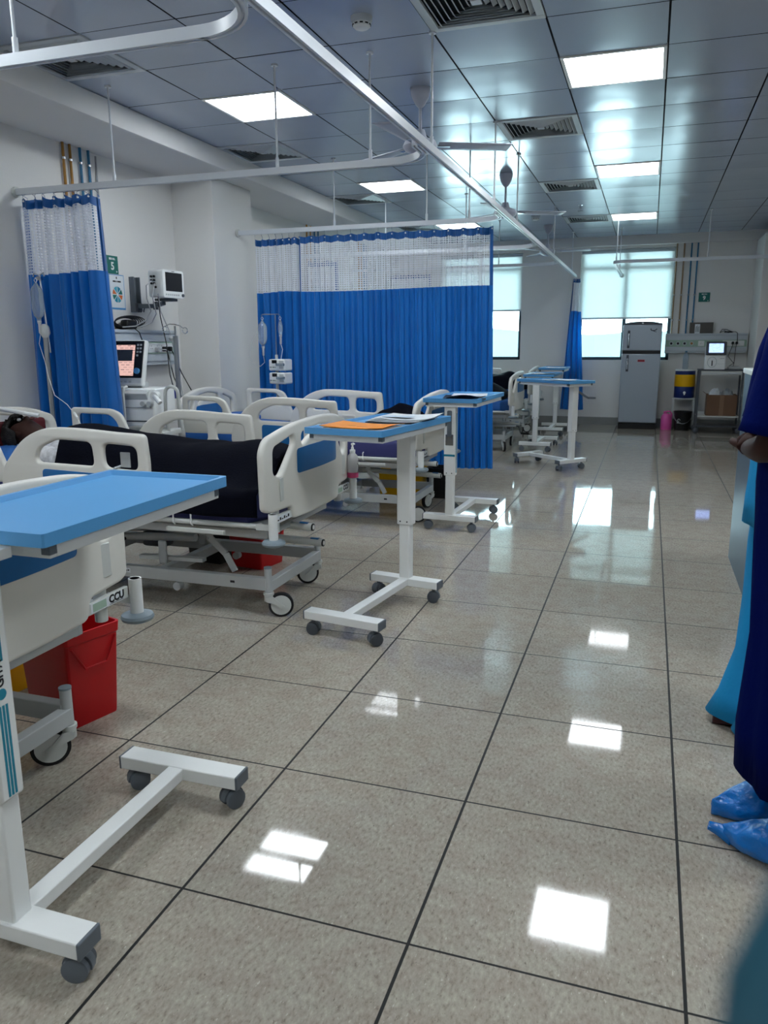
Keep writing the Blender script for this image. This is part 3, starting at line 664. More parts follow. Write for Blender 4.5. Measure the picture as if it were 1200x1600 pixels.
for k in range(4): G().grid(flat(.285, .27, .007+.0035*k, .012+.004*k, 3+k), 10, 8).build('paper_sheet', m_paper, bf, loc=(.012*k-.01, .008*k, 0), solid=.0008)
G().box((-.02, -.02, .0262), (.16, .08, .0006)).build('printed_block', M('pale_blue_print', (188, 206, 222), .7), bf, smooth=0)
b3 = thing('document_folder', 'dark curled folder on the table in front of the long curtain', 'folder', (-1.27, 5.66, .968-.0125), math.radians(10))
G().grid(lambda u, v: ((u-.5)*.31, (v-.5)*.40, .004+.030*math.sin(PI*u)*(1-v)**2+.004*v), 14, 10).build('folder_cover', m_black, b3, solid=.003)
G().grid(flat(.26, .30, .010, .004, 5), 8, 8).build('paper_sheet', m_paper, b3, loc=(.03, .13, .004), solid=.001)
p4 = thing('paper_sheet', 'white chart sheets lying on the angled overbed table', 'paper', (-.96, 8.72, .955-.0125), math.radians(50))
G().grid(flat(.26, .38, .004, .01, 7), 8, 8).build('sheet', m_paper, p4, solid=.002); G().grid(flat(.24, .3, .009, .02, 9), 8, 8).build('sheet', m_paper, p4, loc=(.02, -.06, .0), solid=.001)
p5 = thing('document_folder', 'dark folder and sheet on the table behind the angled one', 'folder', (-1.27, 10.12, .965-.0125), math.radians(-20))
G().grid(flat(.24, .32, .004, .006, 7), 8, 8).build('folder_back', m_black, p5, solid=.004); G().grid(flat(.21, .28, .010, .02, 9), 8, 8).build('sheet', m_paper, p5, solid=.001)
p6 = thing('paper_pad', 'white papers on the farthest overbed table', 'paper', (-1.32, 12.0, .985-.0125), 0)
G().grid(flat(.26, .40, .005, .01, 4), 8, 8).build('sheet', m_paper, p6, solid=.006)

# ------------------------------------------------------------------ beds
def bow(y, h=.53, d=.05): return d*math.cos(PI*max(-1, min(1, y/h))/2)
def ucut(a, n): return [('x', -a+2*a*k/n) for k in range(1, n)]
def end_board(name, parent, x, hw, z_lo, z_side, z_edge, z_top, ins, sgn, foot=True, sc=1.0, bowd=.05):
    k = hw/.53
    out = [(-.53, z_side), (-.535, z_edge-.03), (-.50, z_edge+.035), (-.29, z_top-.02), (0, z_top), (.29, z_top-.02), (.50, z_edge+.035), (.535, z_edge-.03), (.53, z_side), (.49, z_side-.015), (.30, z_side-.015), (.285, z_lo), (-.285, z_lo), (-.30, z_side-.015), (-.49, z_side-.015)]
    out = rpoly([(y*k, z, .06 if i in (2, 6) else (.12 if i in (3, 4, 5) else .025)) for i, (y, z) in enumerate(out)], .025, 5)
    tri = [(-.455, z_edge-.14), (-.45, z_edge-.012), (-.27, z_top-.07), (-.26, z_edge-.01), (-.39, z_edge-.155)]
    mid = [(-.195, z_edge-.035), (-.20, z_top-.07), (0, z_top-.048), (.20, z_top-.07), (.195, z_edge-.035), (.1, z_edge+.01), (0, z_edge+.022), (-.1, z_edge+.01)]
    h1 = rpoly([(y*k, z) for y, z in tri], .03, 5); h2 = rpoly([(-y*k, z) for y, z in tri][::-1], .03, 5); h3 = rpoly([(y*k, z) for y, z in mid], .03, 4)
    def fn(v): return Vector((x+sgn*bow(v.x, hw, bowd)+v.z, v.x, v.y))
    o = G().plate(out, [h1, h2, h3], .036, fn, .013, ucut(hw, 12)).build(name, m_bed, parent, smooth=40)
    iy, iz0, iz1 = ins
    ip = rpoly([(-iy*k, iz0), (iy*k, iz0), (iy*k, iz1), (iy*.5*k, iz1+.006), (-iy*.5*k, iz1+.006), (-iy*k, iz1)], .02, 4)
    def fi(v): return Vector((x+sgn*(bow(v.x, hw, bowd)+.0178)+v.z, v.x, v.y))
    G().plate(ip, [], .004, fi, .0012, ucut(hw, 12)).build('inset_panel', m_inset, o, smooth=40)
    if foot:
        for s in (-1, 1):
            G().box((x+sgn*(bow(s*.39*k, hw, bowd)+.018), s*.39*k, z_side+.085), (.006, .05, .11), (0, 0, -s*.1*sgn)).build('grip_recess', m_offwhite, o, bevel=.002)
    return o
def mid_rail(parent, s, hb=.53):
    out = [(-1.49, .60), (-1.48, .73), (-1.33, .895), (-1.18, .955), (-.98, .955), (-.75, .94), (-.60, .935), (-.588, .80), (-.596, .575), (-1.40, .575)]
    out = rpoly([(a, b, .10 if i in (1, 2, 3, 4) else .028) for i, (a, b) in enumerate(out)], .03, 6)
    h1 = rpoly([(-1.255, .775), (-1.235, .845), (-1.12, .895), (-.91, .888), (-.90, .768)], .035, 5); h2 = rpoly([(-.845, .885), (-.65, .875), (-.648, .757), (-.845, .765)], .04, 5)
    y = s*hb
    o = G().plate(out, [h1, h2], .034, lambda v: Vector((v.x, y+v.z, v.y)), .012).build('side_rail', m_bed, parent, smooth=40)
    ip = rpoly([(-1.215, .60), (-.865, .60), (-.865, .735), (-1.215, .745)], .025, 4)
    G().plate(ip, [], .004, lambda v: Vector((v.x, y+s*.0175+v.z, v.y)), .001).build('inset_panel', m_inset, o)
    ip = rpoly([(-1.235, .60), (-.84, .60), (-.84, .735), (-1.235, .74)], .03, 4); iq = rpoly([(-1.215, .61), (-.86, .61), (-.86, .715), (-1.215, .72)], .02, 4)
    G().plate(ip, [iq], .008, lambda v: Vector((v.x, y-s*.0185+v.z, v.y)), .002).build('recess_rim', m_bed, o)
    G().plate(rpoly([(-1.205, .615), (-.87, .615), (-.87, .705), (-1.205, .71)], .01, 3), [], .003, lambda v: Vector((v.x, y-s*.0185+v.z, v.y)), .001).build('recess_plate', M('pale_panel', (176, 188, 186), .4) if 'pale_panel' not in MATS else MATS['pale_panel'], o)
    return o
def head_rail(parent, s, hb=.53):
    out = rpoly([(-1.915, .66), (-1.915, .955, .03), (-1.60, .95, .06), (-1.53, .92, .05), (-1.44, .72, .03), (-1.44, .66)], .03, 6)
    h = rpoly([(-1.865, .815), (-1.865, .917), (-1.62, .912), (-1.565, .87, .04), (-1.545, .80)], .03, 5)
    y = s*hb
    return G().plate(out, [h], .032, lambda v: Vector((v.x, y+v.z, v.y)), .012).build('side_rail', m_bed, parent, smooth=40)
def big_caster(parent, x, y, rz):
    R = Matrix.Translation((x, y, 0)) @ Matrix.Rotation(rz, 4, 'Z')
    f = G(); f.cyl(R @ Vector((0, 0, .085)), R @ Vector((0, 0, .125)), .023, n=18); f.cyl(R @ Vector((0, 0, .118)), R @ Vector((0, 0, .13)), .027, n=18)
    for s in (-1, 1):
        pts = [(-.018, .11), (.02, .112), (.055, .075), (.078, .058), (.066, .045), (.03, .07), (-.012, .085)]
        f.loft([[R @ Vector((px, s*yy, pz)) for px, pz in pts] for yy in (.017, .024)])
    f.build('caster', m_offwhite, parent)
    o = parent.children[-1]
    c = R @ Vector((.06, 0, .063))
    def P(a): return R @ Vector((.06, a, .063))
    G().tube([P(a) for a in (-.014, -.012, .012, .014)], [.056, .063, .063, .056], 30).build('tyre', m_rubber, o); G().tube([P(a) for a in (-.0155, -.0145, .0145, .0155)], [.044, .051, .051, .044], 30).build('wheel_hub', m_offwhite, o)
def bed(loc, label, mat_mattress, crank_side=1, sign='CCU', casters=(.47, -2.5, .3, 2.0), lowered=(), cranks=True, badge=False):
    t = thing('hospital_bed', label, 'hospital bed', loc, 0, 'ward hospital beds')
    hy = .31
    g = G()
    for s in (-1, 1): g.bb(-1.90, -.10, s*hy-.02, s*hy+.02, .142, .205)
    for x in (-.095, -1.90): g.bb(x-.02, x+.02, -hy, hy, .135, .19)
    g.bb(-.75, -.71, -hy, hy, .145, .2); g.bb(-1.35, -1.31, -hy, hy, .145, .2)
    fr = g.build('base_frame', m_bedgrey, t, bevel=.003)
    for x in (-.095, -1.90):
        for s in (-1, 1):
            G().cyl((x, s*hy, .108), (x, s*hy, .255), .019, n=18).build('frame_post', m_bedgrey, fr); G().cyl((x, s*hy, .255), (x, s*hy, .262), .0205, n=18).build('post_cap', m_bumper, fr)
    for s in (-1, 1):
        q = s*(hy+.0205)
        lb = G().bb(-.98, -.90, q-.0004*s, q, .165, .19).build('frame_label', m_paper, fr, smooth=0)
        for k in range(5): G().bb(-.972+.014*k, -.963+.014*k, q, q+.0005*s, .172+.003*(k % 3), .182).build('label_print', m_ink, lb, smooth=0)
        G().bb(-.30, -.275, q-.0004*s, q, .168, .18).build('maker_badge', m_ink, fr, smooth=0)
        G().cyl((-.62, s*(hy-.015), .115), (-.62, s*(hy+.02), .115), .022, n=18).build('frame_roller', m_bedgrey, fr)
    k = 0
    for x in (-.095, -1.90):
        for s in (-1, 1): big_caster(t, x, s*hy, casters[k]); k += 1
    # lifting arms and drive
    for s in (-1, 1):
        for xa, xb in ((-.32, -.46), (-1.42, -1.56)):
            g = G(); yy = s*.24; pts = [(xa, yy, .20), (xa-.05, yy, .29), (xb, yy, .37), (xb, yy, .45)]
            for i in range(3): g.bar(pts[i], pts[i+1], .012, .036, (1, 0, 0))
            g.build('lift_arm', m_bedgrey, t, bevel=.003)
        G().box((-.78, s*.2, .255), (.05, .02, .13)).build('pivot_bracket', m_bedgrey, t, bevel=.01)
    G().cyl((-1.30, .05, .315), (-.46, .05, .335), .027, n=18).build('actuator_tube', m_bedgrey, t); G().cyl((-1.30, -.12, .29), (-.62, -.12, .33), .022, n=18).build('actuator_tube', m_bedgrey, t)
    G().box((-.98, .05, .26), (.16, .10, .09)).build('drive_motor', m_darkgrey, t, bevel=.02); G().cyl((-1.28, -.05, .26), (-1.28, -.01, .26), .09, n=24).build('drive_motor', m_darkgrey, t)
    G().bar((-.55, -.16, .22), (-.95, -.16, .21), .04, .02).build('drive_link', m_offwhite, t)
    G().tube([(-1.30, -.22, .41), (-1.33, -.23, .30), (-1.26, -.22, .235), (-1.14, -.2, .25), (-1.05, -.15, .30)], .008, 8).build('drive_cable', m_cable_k, t)
    # upper frame and platform
    g = G()
    for s in (-1, 1): g.bb(-1.95, -.06, s*.36-.018, s*.36+.018, .425, .465)
    for x in (-.07, -.7, -1.3, -1.94): g.bb(x-.015, x+.015, -.36, .36, .43, .46)
    g.build('upper_frame', m_bedgrey, t, bevel=.003)
    g = G()
    for k in range(4): x1 = -.04-.48*k; g.bb(x1-.46, x1, -.43, .43, .497, .507)
    pf = g.build('mattress_platform', m_offwhite, t, bevel=.002)
    for s in (-1, 1):
        G().tube([(-1.93, s*.42, .505), (-1.93, s*.452, .505), (-.07, s*.452, .505), (-.07, s*.42, .505)], .013, 10).build('platform_rail', m_offwhite, pf)
        for x in (-.42, -.52, -1.05, -1.15): G().tube([(x, s*.452, .55), (x, s*.468, .545), (x, s*.47, .50), (x, s*.455, .486)], .004, 6).build('mattress_keeper', m_white, pf)
        G().bb(-.56, -.24, s*.455, s*.475, .455, .475).build('rail_bracket', m_offwhite, pf, bevel=.002)
    # mattress
    n = 24
    rg = []
    for i in range(n+1):
        x = -.05-1.90*i/n; e = min(1, min(i, n-i)/1.5+.6); rg.append([(x, yy*e, .508+zz) for yy, zz in rpoly([(-.44, 0), (.44, 0), (.44, .135), (-.44, .135)], .035, 4)])
    G().loft(rg).build('mattress', mat_mattress, t, smooth=60)
    # end boards, rails
    fb = end_board('footboard', t, 0, .53, .515, .595, .895, 1.0, (.25, .735, .855), 1)
    if badge:
        bg_ = G().bb(.0682, .0692, -.118, -.082, .640, .668).build('maker_badge', m_paper, fb, smooth=0); G().bb(.0692, .0696, -.114, -.086, .653, .665).build('badge_print', m_coolb, bg_, smooth=0)
    end_board('headboard', t, -2.0, .46, .50, .585, .88, .995, (.24, .62, .84), 1, False, bowd=-.02)
    for s in (-1, 1):
        if s not in lowered: mid_rail(t, s)
        head_rail(t, s)
        # rail mounting arms
        for x in (-1.7, -1.05): G().bar((x, s*.455, .505), (x, s*.515, .60), .03, .014, (1, 0, 0)).build('rail_arm', m_bedgrey, t, bevel=.003)
    # foot bar with push posts, bumpers, sign
    for s in (-1, 1):
        bar_ = G(); bar_.bb(.02, .036, min(s*.27, s*.50), max(s*.27, s*.50), .522, .562); fbx = bar_.build('foot_bar', m_offwhite, t, bevel=.003)
        pl = G().bb(.036, .0368, min(s*.31, s*.475), max(s*.31, s*.475), .526, .558).build('bar_label', m_paper, fbx, smooth=0)
        if s > 0 and sign:
            text('ward_letters', sign, .036, m_ink, fbx, basis((.0372, .437, .544), (0, 1, 0), (0, 0, 1)), bold=.0014)
            G().bb(.0369, .0374, .40, .47, .5285, .5300).build('letter_underline', m_ink, fbx, smooth=0)
            G().bb(.0369, .0373, .32, .385, .529, .555).build('green_print', m_panel_gr, fbx, smooth=0)
        elif s < 0:
            for k in range(6): G().bb(.0369, .0374, -.445+.022*k, -.430+.022*k, .535, .541+.008*(k % 2)).build('label_print', m_ink, fbx, smooth=0)
        G().cyl((.0, s*.40, .47), (.0, s*.40, .60), .021, n=16).build('board_socket', m_offwhite, t)
        ps = G(); ps.tube([(.05, s*.52, .45), (.05, s*.52, .585), (.05, s*.52, .585), (.05, s*.52, .56)], [.022, .022, .016, .015], 22); po = ps.build('corner_post', m_white, t)
        G().lathe([(.0, .432), (.035, .432), (.052, .440), (.056, .449), (.052, .458), (.035, .465), (.0, .465)], 28, (.05, s*.52, 0)).build('bumper_disc', m_bumper, po)
        G().bb(-.05, .045, s*.52-.018 if s > 0 else -.50, .50 if s > 0 else -.52+.018, .50, .53).build('post_arm', m_offwhite, t)
    for yy, zz, x1 in () if not cranks else ((crank_side*-.10, .43, .06), (crank_side*.03, .315, .06)):
        c = G().cyl((-.6, yy, zz+.02), (x1, yy, zz), .021, n=16).build('crank_tube', m_offwhite, t)
        G().cyl((x1-.002, yy, zz), (x1+.006, yy, zz), .0195, n=16).build('tube_cap', m_black, c); G().cyl((x1+.005, yy, zz), (x1+.008, yy, zz), .012, n=14).build('cap_ring', m_white, c)
        G().box((x1-.045, yy, zz+.018), (.05, .022, .012), (0, .03, 0)).build('blue_mark', m_inset, c, bevel=.004)
    return t
BA, BB, BC, BD, BE = (-1.65, 1.595, 0), (-1.65, 3.67, 0), (-1.58, 5.92, 0), (-1.60, 10.13, 0), (-1.68, 12.3, 0)
bed(BA, 'nearest hospital bed at the left edge with a CCU label and red bin beneath', m_matt_blue, casters=(.47, -2.39, .3, 2.0), lowered=(1,), cranks=False, badge=True)
bed(BB, 'hospital bed with a patient lying under a dark blanket', m_matt_navy, casters=(.47, -2.5, .3, 2.0))
bed(BC, 'unoccupied hospital bed in front of the long blue curtain', m_matt_navy, casters=(.4, -1.9, .3, 2))
bed(BD, 'hospital bed beyond the right end of the long blue curtain', m_matt_blue, casters=(-1.2, -1.5, .3, 2))
ck = G().cyl((-.5, -.12, .30), (.03, -.12, .30), .014, n=12).build('crank_rod', m_bedgrey, bpy.data.objects['hospital_bed.003']); G().tube([(.03, -.12, .30), (.05, -.12, .30), (.06, -.10, .29), (.065, .04, .20), (.07, .05, .19)], .008, 8).build('crank_arm', m_darkgrey, ck); G().cyl((.07, .05, .19), (.17, .06, .185), .014, n=12).build('crank_grip', m_black, ck)
bed(BE, 'farthest hospital bed, under the left back window', m_matt_blue)
def chain(n, f): return [f(k/n) for k in range(n+1)]
# extra rail and curtain between the column and the far bays, seen through the net
cross_rail(9.03, 'cross rail behind the long blue curtain, glimpsed through its net', [(-2.05, 9.03), (-3.0, 9.03)])
curtain('blue gathered curtain behind the long one, near the left wall', (-4.02, 9.03), (-3.62, 9.03), 2.32, 1.83, .3, 5, .05, 2.2, .6, 18, (1, 1), .02, None, None, 7)

# ------------------------------------------------------------------ bins and small things on the floor
def bin_box(name, label, loc, rz, w_, d, h, mat, rim=.012, group=None, handle=True):
    t = thing(name, label, 'bin', loc, rz, group); k = .86
    rg = []
    for z, s in ((0, k), (.01, k+.01), (h*.88, .985), (h*.9, 1.02), (h, 1.04)):
        rg.append([(x*s, y*s, z) for x, y in rpoly([(-w_/2, -d/2), (w_/2, -d/2), (w_/2, d/2), (-w_/2, d/2)], .02, 3)])
    for z, s in ((h, .98), (h*.9, .95), (.02, k-.04)):
        rg.append([(x*s, y*s, z) for x, y in rpoly([(-w_/2, -d/2), (w_/2, -d/2), (w_/2, d/2), (-w_/2, d/2)], .02, 3)])
    G().loft(rg).build('bin_body', mat, t, smooth=30)
    if handle: G().tube([(w_/2*1.0, -d*.42, h*.86), (w_/2*1.03, -d*.2, h*.62), (w_/2*1.03, d*.2, h*.62), (w_/2*1.0, d*.42, h*.86)], .004, 6).build('bin_handle', mat, t)
    return t
bin_box('waste_bin', 'tall red bin under the nearest bed, below the CCU label', (-1.985, 2.205, 0), math.radians(-16), .32, .22, .36, m_red, group='red bins')
bin_box('waste_bin', 'yellow bin partly hidden behind the tall red bin under the nearest bed', (-2.42, 2.32, 0), math.radians(-8), .28, .24, .33, m_yellow, handle=False)
bin_box('waste_bin', 'low red bin on the floor beyond the patient bed', (-2.26, 4.22, 0), math.radians(-10), .26, .26, .27, m_red, group='red bins')
bin_box('waste_bin', 'dark bin beside the low red bin beyond the patient bed', (-2.58, 4.24, 0), math.radians(-6), .28, .24, .28, m_black, handle=False)
bin_box('waste_bin', 'yellow bin behind the base of the unoccupied bed, on the left', (-2.17, 6.66, 0), .1, .20, .2, .33, m_yellow, handle=False, group='yellow bins')
bin_box('waste_bin', 'yellow bin behind the white table mast, beyond the unoccupied bed', (-1.93, 6.66, 0), -.1, .18, .2, .33, m_yellow, handle=False, group='yellow bins')
bin_box('waste_bin', 'black bin at the foot of the unoccupied bed, before the long curtain', (-1.72, 6.68, 0), .0, .2, .22, .27, m_black, handle=False)
bs = thing('padded_stool', 'blue padded stool beyond the long curtain, under the fourth bed rail', 'stool', (-1.98, 10.95, 0))
G().lathe([(.0, .49), (.15, .49), (.17, .51), (.17, .62), (.15, .645), (.0, .65)], 24).build('seat', m_matt_blue, bs)
for k in range(4):
    a = PI/4+PI/2*k; G().cyl((.12*math.cos(a), .12*math.sin(a), .49), (.16*math.cos(a), .16*math.sin(a), 0), .012, n=10).build('leg', m_steel, bs)
hc = thing('hook_clip', 'grey plastic clip hooked over the side rail of the patient bed', 'clip', (BB[0]-.745, BB[1]-.53, .765))
G().bb(-.028, .028, .022, .028, 0, .075).build('clip_plate', m_bedgrey, hc, bevel=.01)
G().tube([(-.03, .024, .006), (-.03, .02, .004), (-.03, -.022, .002), (-.03, -.026, -.02), (-.03, -.024, -.045), (-.03, -.036, -.05)], .007, 8).build('clip_hook', m_bedgrey, hc)
# sanitiser bottle on the far push post of the patient bed
sb = thing('sanitizer_bottle', 'pump bottle of pink sanitizer on the corner post of the patient bed', 'bottle', (BB[0]+.05, BB[1]+.52, .5855))
G().lathe([(.0, 0), (.030, 0), (.034, .006), (.036, .13), (.033, .16), (.018, .18), (.016, .185), (.0, .186)], 24).build('bottle_body', m_milk, sb)
G().lathe([(.0, .002), (.0345, .004), (.0362, .01), (.0366, .042), (.0, .043)], 24).build('pink_liquid', m_pinkgel, sb)
G().lathe([(.0175, .18), (.0185, .205), (.010, .208), (.008, .225), (.0, .226)], 18).build('pump_collar', m_white, sb)
p_ = G(); p_.cyl((0, 0, .22), (0, 0, .245), .006, n=10); p_.tube([(0, -.006, .247), (.0, .012, .248), (0, .034, .243)], [.009, .008, .006], 10); p_.build('pump_head', m_white, sb)
G().tube([(.036, -.012, .11), (.0368, .0, .10), (.035, .012, .092), (.0368, .0, .06), (.036, -.01, .04)], .0014, 5).build('band', m_black, sb)

sb.scale = (.9, .9, .80)
# ------------------------------------------------------------------ bedding and the patient
def blanket_fn(u, v):
    yy = (v-.5)*1.30; xs = -1.47+.16*max(0, min(1, -yy/.4)); x = xs+(-.06-xs)*u; n_ = noise.noise(Vector((x*3.1, yy*4, 1.7)))*.016+noise.noise(Vector((x*9, yy*7, 4)))*.006
    top = .672+(.225-.085*u)*math.exp(-(yy/.29)**4)+.035*math.exp(-((x+.28)/.12)**2-(yy/.22)**2)*(1)-.02*math.exp(-((x+.7)/.2)**2)
    if abs(yy) > .455:
        o = abs(yy)-.455; top = .672-o*.62-.004; yy2 = math.copysign(.474+.008*math.sin(x*17), yy)
        return (x, yy2, top+n_*.4)
    return (x, yy, top+n_)
bk = thing('blanket', 'dark navy blanket covering the patient up to the chest', 'blanket', BB)
G().grid(blanket_fn, 60, 44).build('blanket_cloth', m_blacknavy, bk, smooth=180, solid=.006)
pw = thing('pillow', 'blue pillow under the patient head', 'pillow', (BB[0]-1.78, BB[1], .648))
def pil(u, v):
    a, b = u*2*PI, v*PI; sx_ = lambda c, e: math.copysign(abs(c)**e, c)
    return (.19*sx_(math.cos(a), .5)*sx_(math.sin(b), .6), .30*sx_(math.sin(a), .5)*sx_(math.sin(b), .6), .07+.068*sx_(math.cos(b), .9))
G().grid(pil, 40, 20).build('pillow_case', m_pillow, pw, smooth=180)
mb = thing('cushion', 'maroon cushion against the headboard behind the patient head', 'cushion', (BB[0]-1.955, BB[1]+.1, .62))
G().box((0, -.02, .145), (.05, .46, .29)).build('cushion_cover', m_maroon, mb, bevel=.022, seg=3)
b2 = thing('bed_sheet', 'bright blue sheet heaped on the unoccupied bed', 'sheet', BC)
G().grid(lambda u, v: (-1.95+.95*u, max(-.462, min(.462, (v-.5)*1.16)), .652+.03*math.exp(-((u-.3)/.3)**2)+.01*noise.noise(Vector((u*6, v*6, 2)))-max(0, abs((v-.5)*1.16)-.455)*1.0), 24, 20).build('sheet_cloth', m_matt_blue, b2, smooth=180, solid=.006)
b2p = thing('pillow', 'dark blue pillow at the head of the unoccupied bed', 'pillow', (BC[0]-1.75, BC[1], .668)); G().grid(lambda u, v: tuple(c*s for c, s in zip(pil(u, v), (.8, .9, .8))), 40, 20).build('pillow_case', m_matt_blue, b2p, smooth=180)
bt = thing('folded_blanket', 'black blanket heaped at the foot of the unoccupied bed', 'blanket', (BC[0]-.33, BC[1]+.05, .646))
G().grid(lambda u, v: ((u-.5)*.5, (v-.5)*.8,   .02+(.23+.05*noise.noise(Vector((u*4, v*5, 9))))*(math.sin(PI*u)**.6)*(math.sin(PI*v)**.5)*(.75+.25*math.sin(v*9+1))), 30, 36).build('blanket_cloth', m_blacknavy, bt, smooth=180)
bd = thing('folded_blanket', 'dark blanket heaped on the fourth bed beside the back window', 'blanket', (BD[0]-.55, BD[1], .646))
G().grid(lambda u, v: ((u-.5)*.9, (v-.5)*.8, .01+(.24+.05*noise.noise(Vector((u*4, v*5, 5))))*(math.sin(PI*u)**.6)*(math.sin(PI*v)**.6)), 30, 30).build('blanket_cloth', m_blacknavy, bd, smooth=180)
be = dup(bd, (BE[0]-.45, BE[1], .646), None, 'dark blanket heaped on the farthest bed, against the window light')

def human_body(J, E_, parent, name='body', mat=None, sub=2):
    names = list(J); idx = {k: i for i, k in enumerate(names)}
    me = bpy.data.meshes.new(name); me.from_pydata([J[k][0] for k in names], [(idx[a], idx[b]) for a, b in E_], [])
    o = bpy.data.objects.new(name, me); COL.objects.link(o); o.parent = parent
    m = o.modifiers.new('skin', 'SKIN'); m.use_smooth_shade = True
    sk_ = me.skin_vertices[0].data
    for k in names:
        r = J[k][1]; sk_[idx[k]].radius = r if isinstance(r, tuple) else (r, r)
        sk_[idx[k]].use_root = (k == 'pelvis')
    m = o.modifiers.new('sub', 'SUBSURF'); m.levels = sub; m.render_levels = sub
    me.materials.append(mat or m_skin); return o
def skeleton(arms, legs, head=(.02, 0, 1.55), neck=(-.005, 0, 1.42)):
    """arms/legs: per side (+1 left, -1 right) lists of points"""
    J = {'pelvis': ((0, 0, .92), (.10, .13)), 'waist': ((-.005, 0, 1.06), (.085, .115)), 'chest': ((0, 0, 1.22), (.10, .135)), 'collar': ((-.01, 0, 1.35), (.07, .09)), 'neck': (neck, .05)}
    h = Vector(head)
    J['skull_low'] = (tuple(h+Vector((-.01, 0, -.03))), (.075, .066)); J['skull'] = (tuple(h+Vector((-.012, 0, .05))), (.092, .074)); J['crown'] = (tuple(h+Vector((-.015, 0, .105))), (.06, .052))
    J['jaw'] = (tuple(h+Vector((.045, 0, -.065))), (.04, .034)); J['nose'] = (tuple(h+Vector((.098, 0, .0))), .012)
    E_ = [('pelvis', 'waist'), ('waist', 'chest'), ('chest', 'collar'), ('collar', 'neck'), ('neck', 'skull_low'), ('skull_low', 'skull'), ('skull', 'crown'), ('skull_low', 'jaw'), ('skull_low', 'nose')]
    for s, nm in ((1, 'l'), (-1, 'r')):
        sh, el, wr, hd = [Vector(p) for p in arms[s]]
        for k, (p, r) in {'sh': (sh, .058), 'ua': ((sh+el)/2, .046), 'el': (el, .038), 'fa': ((el*.6+wr*.4), .038), 'wr': (wr, .025), 'pa': ((wr*.35+hd*.65), (.018, .034)), 'hd': (hd, (.014, .036))}.items(): J[nm+k] = (tuple(p), r)
        E_ += [('collar', nm+'sh')]+[(nm+a, nm+b) for a, b in zip(('sh', 'ua', 'el', 'fa', 'wr', 'pa'), ('ua', 'el', 'fa', 'wr', 'pa', 'hd'))]
        d = (hd-wr).normalized(); side = d.cross(Vector((0, 0, 1)));
        if side.length < .2: side = d.cross(Vector((0, 1, 0)))
        side.normalize(); dn = d.cross(side)
        if dn.z > 0: dn = -dn
        for q, L in enumerate((.062, .07, .066, .052)):
            a = hd+side*(q-1.5)*.019; b = a+d*L*.55+dn*.006; c = b+d*L*.40+dn*.022
            J[f'{nm}f{q}a'] = (tuple(a+d*.012), .0095); J[f'{nm}f{q}b'] = (tuple(b), .0085); J[f'{nm}f{q}c'] = (tuple(c), .0070)
            E_ += [(nm+'hd', f'{nm}f{q}a'), (f'{nm}f{q}a', f'{nm}f{q}b'), (f'{nm}f{q}b', f'{nm}f{q}c')]
        a = wr*.6+hd*.4-side*.03; b = a-side*.016+d*.035; c = b+d*.03+dn*.008
        J[nm+'t1'] = (tuple(a), .012); J[nm+'t2'] = (tuple(b), .010); J[nm+'t3'] = (tuple(c), .008); E_ += [(nm+'pa', nm+'t1'), (nm+'t1', nm+'t2'), (nm+'t2', nm+'t3')]
        hp, kn, an, toe = [Vector(p) for p in legs[s]]
        for k, (p, r) in {'hp': (hp, .085), 'th': ((hp+kn)/2, .075), 'kn': (kn, .055), 'ca': (kn*.6+an*.4, .054), 'an': (an, .036), 'to': (toe, (.022, .036))}.items(): J[nm+k] = (tuple(p), r)
        E_ += [('pelvis', nm+'hp')]+[(nm+a, nm+b) for a, b in zip(('hp', 'th', 'kn', 'ca', 'an'), ('th', 'kn', 'ca', 'an', 'to'))]
    return J, E_
def head_details(t, head, hairmat=m_hair, cap=1.0, messy=.05):
    h = Vector(head)
    def hair(u, v):
        a = 2*PI*u; b = v*PI*.60
        n_ = cap*(1+messy*noise.noise(Vector((math.cos(a)*4, math.sin(a)*4, b*5)))+messy*.6*noise.noise(Vector((math.cos(a)*11, math.sin(a)*11, b*13))))
        low = .018*max(0, math.cos(a))
        x = -.022+.106*math.sin(b)*math.cos(a)*n_; y = .088*math.sin(b)*math.sin(a)*n_; z = .038+(.105-low)*math.cos(b)*n_
        if math.cos(a) > .35 and z < .075: z = .075+.2*(z-.075)
        return tuple(h+Vector((x, y, z)))
    G().grid(hair, 40, 16).build('hair', hairmat, t, smooth=180, solid=.01)
    for s in (-1, 1):
        G().sph(h+Vector((.076, s*.032, .022)), (.010, .015, .009), 14, 8).build('eye', M('eye_white', (220, 214, 208), .25) if 'eye_white' not in MATS else MATS['eye_white'], t)
        G().sph(h+Vector((.0855, s*.032, .022)), (.0022, .006, .006), 10, 6).build('iris', m_black, t)
        G().tube(chain(6, lambda k: h+Vector((.082-.010*abs(k-.4), s*(.016+.034*k), .042+.006*math.sin(PI*k)))), .004, 6).build('eyebrow', hairmat, t)
        G().sph(h+Vector((-.005, s*.078, .0)), (.020, .009, .032), 12, 8).build('ear', m_skin, t)
    G().sph(h+Vector((.083, 0, -.047)), (.010, .023, .009), 14, 8).build('lips', M('lips', (96, 48, 44), .45) if 'lips' not in MATS else MATS['lips'], t)
def folds(cx, cy, z, rx, ry, amp=.01, k=9, ph=0, n=48, ev=0):
    out = []
    for i in range(n):
        a = 2*PI*i/n; d = 1+amp/max(rx, ry)*(math.sin(k*a+ph)+.5*math.sin((k*2-3)*a+ph*1.7+z*6)); out.append((cx+rx*d*math.cos(a), cy+ry*d*math.sin(a), z+ev*math.sin(3*a+ph)))
    return out
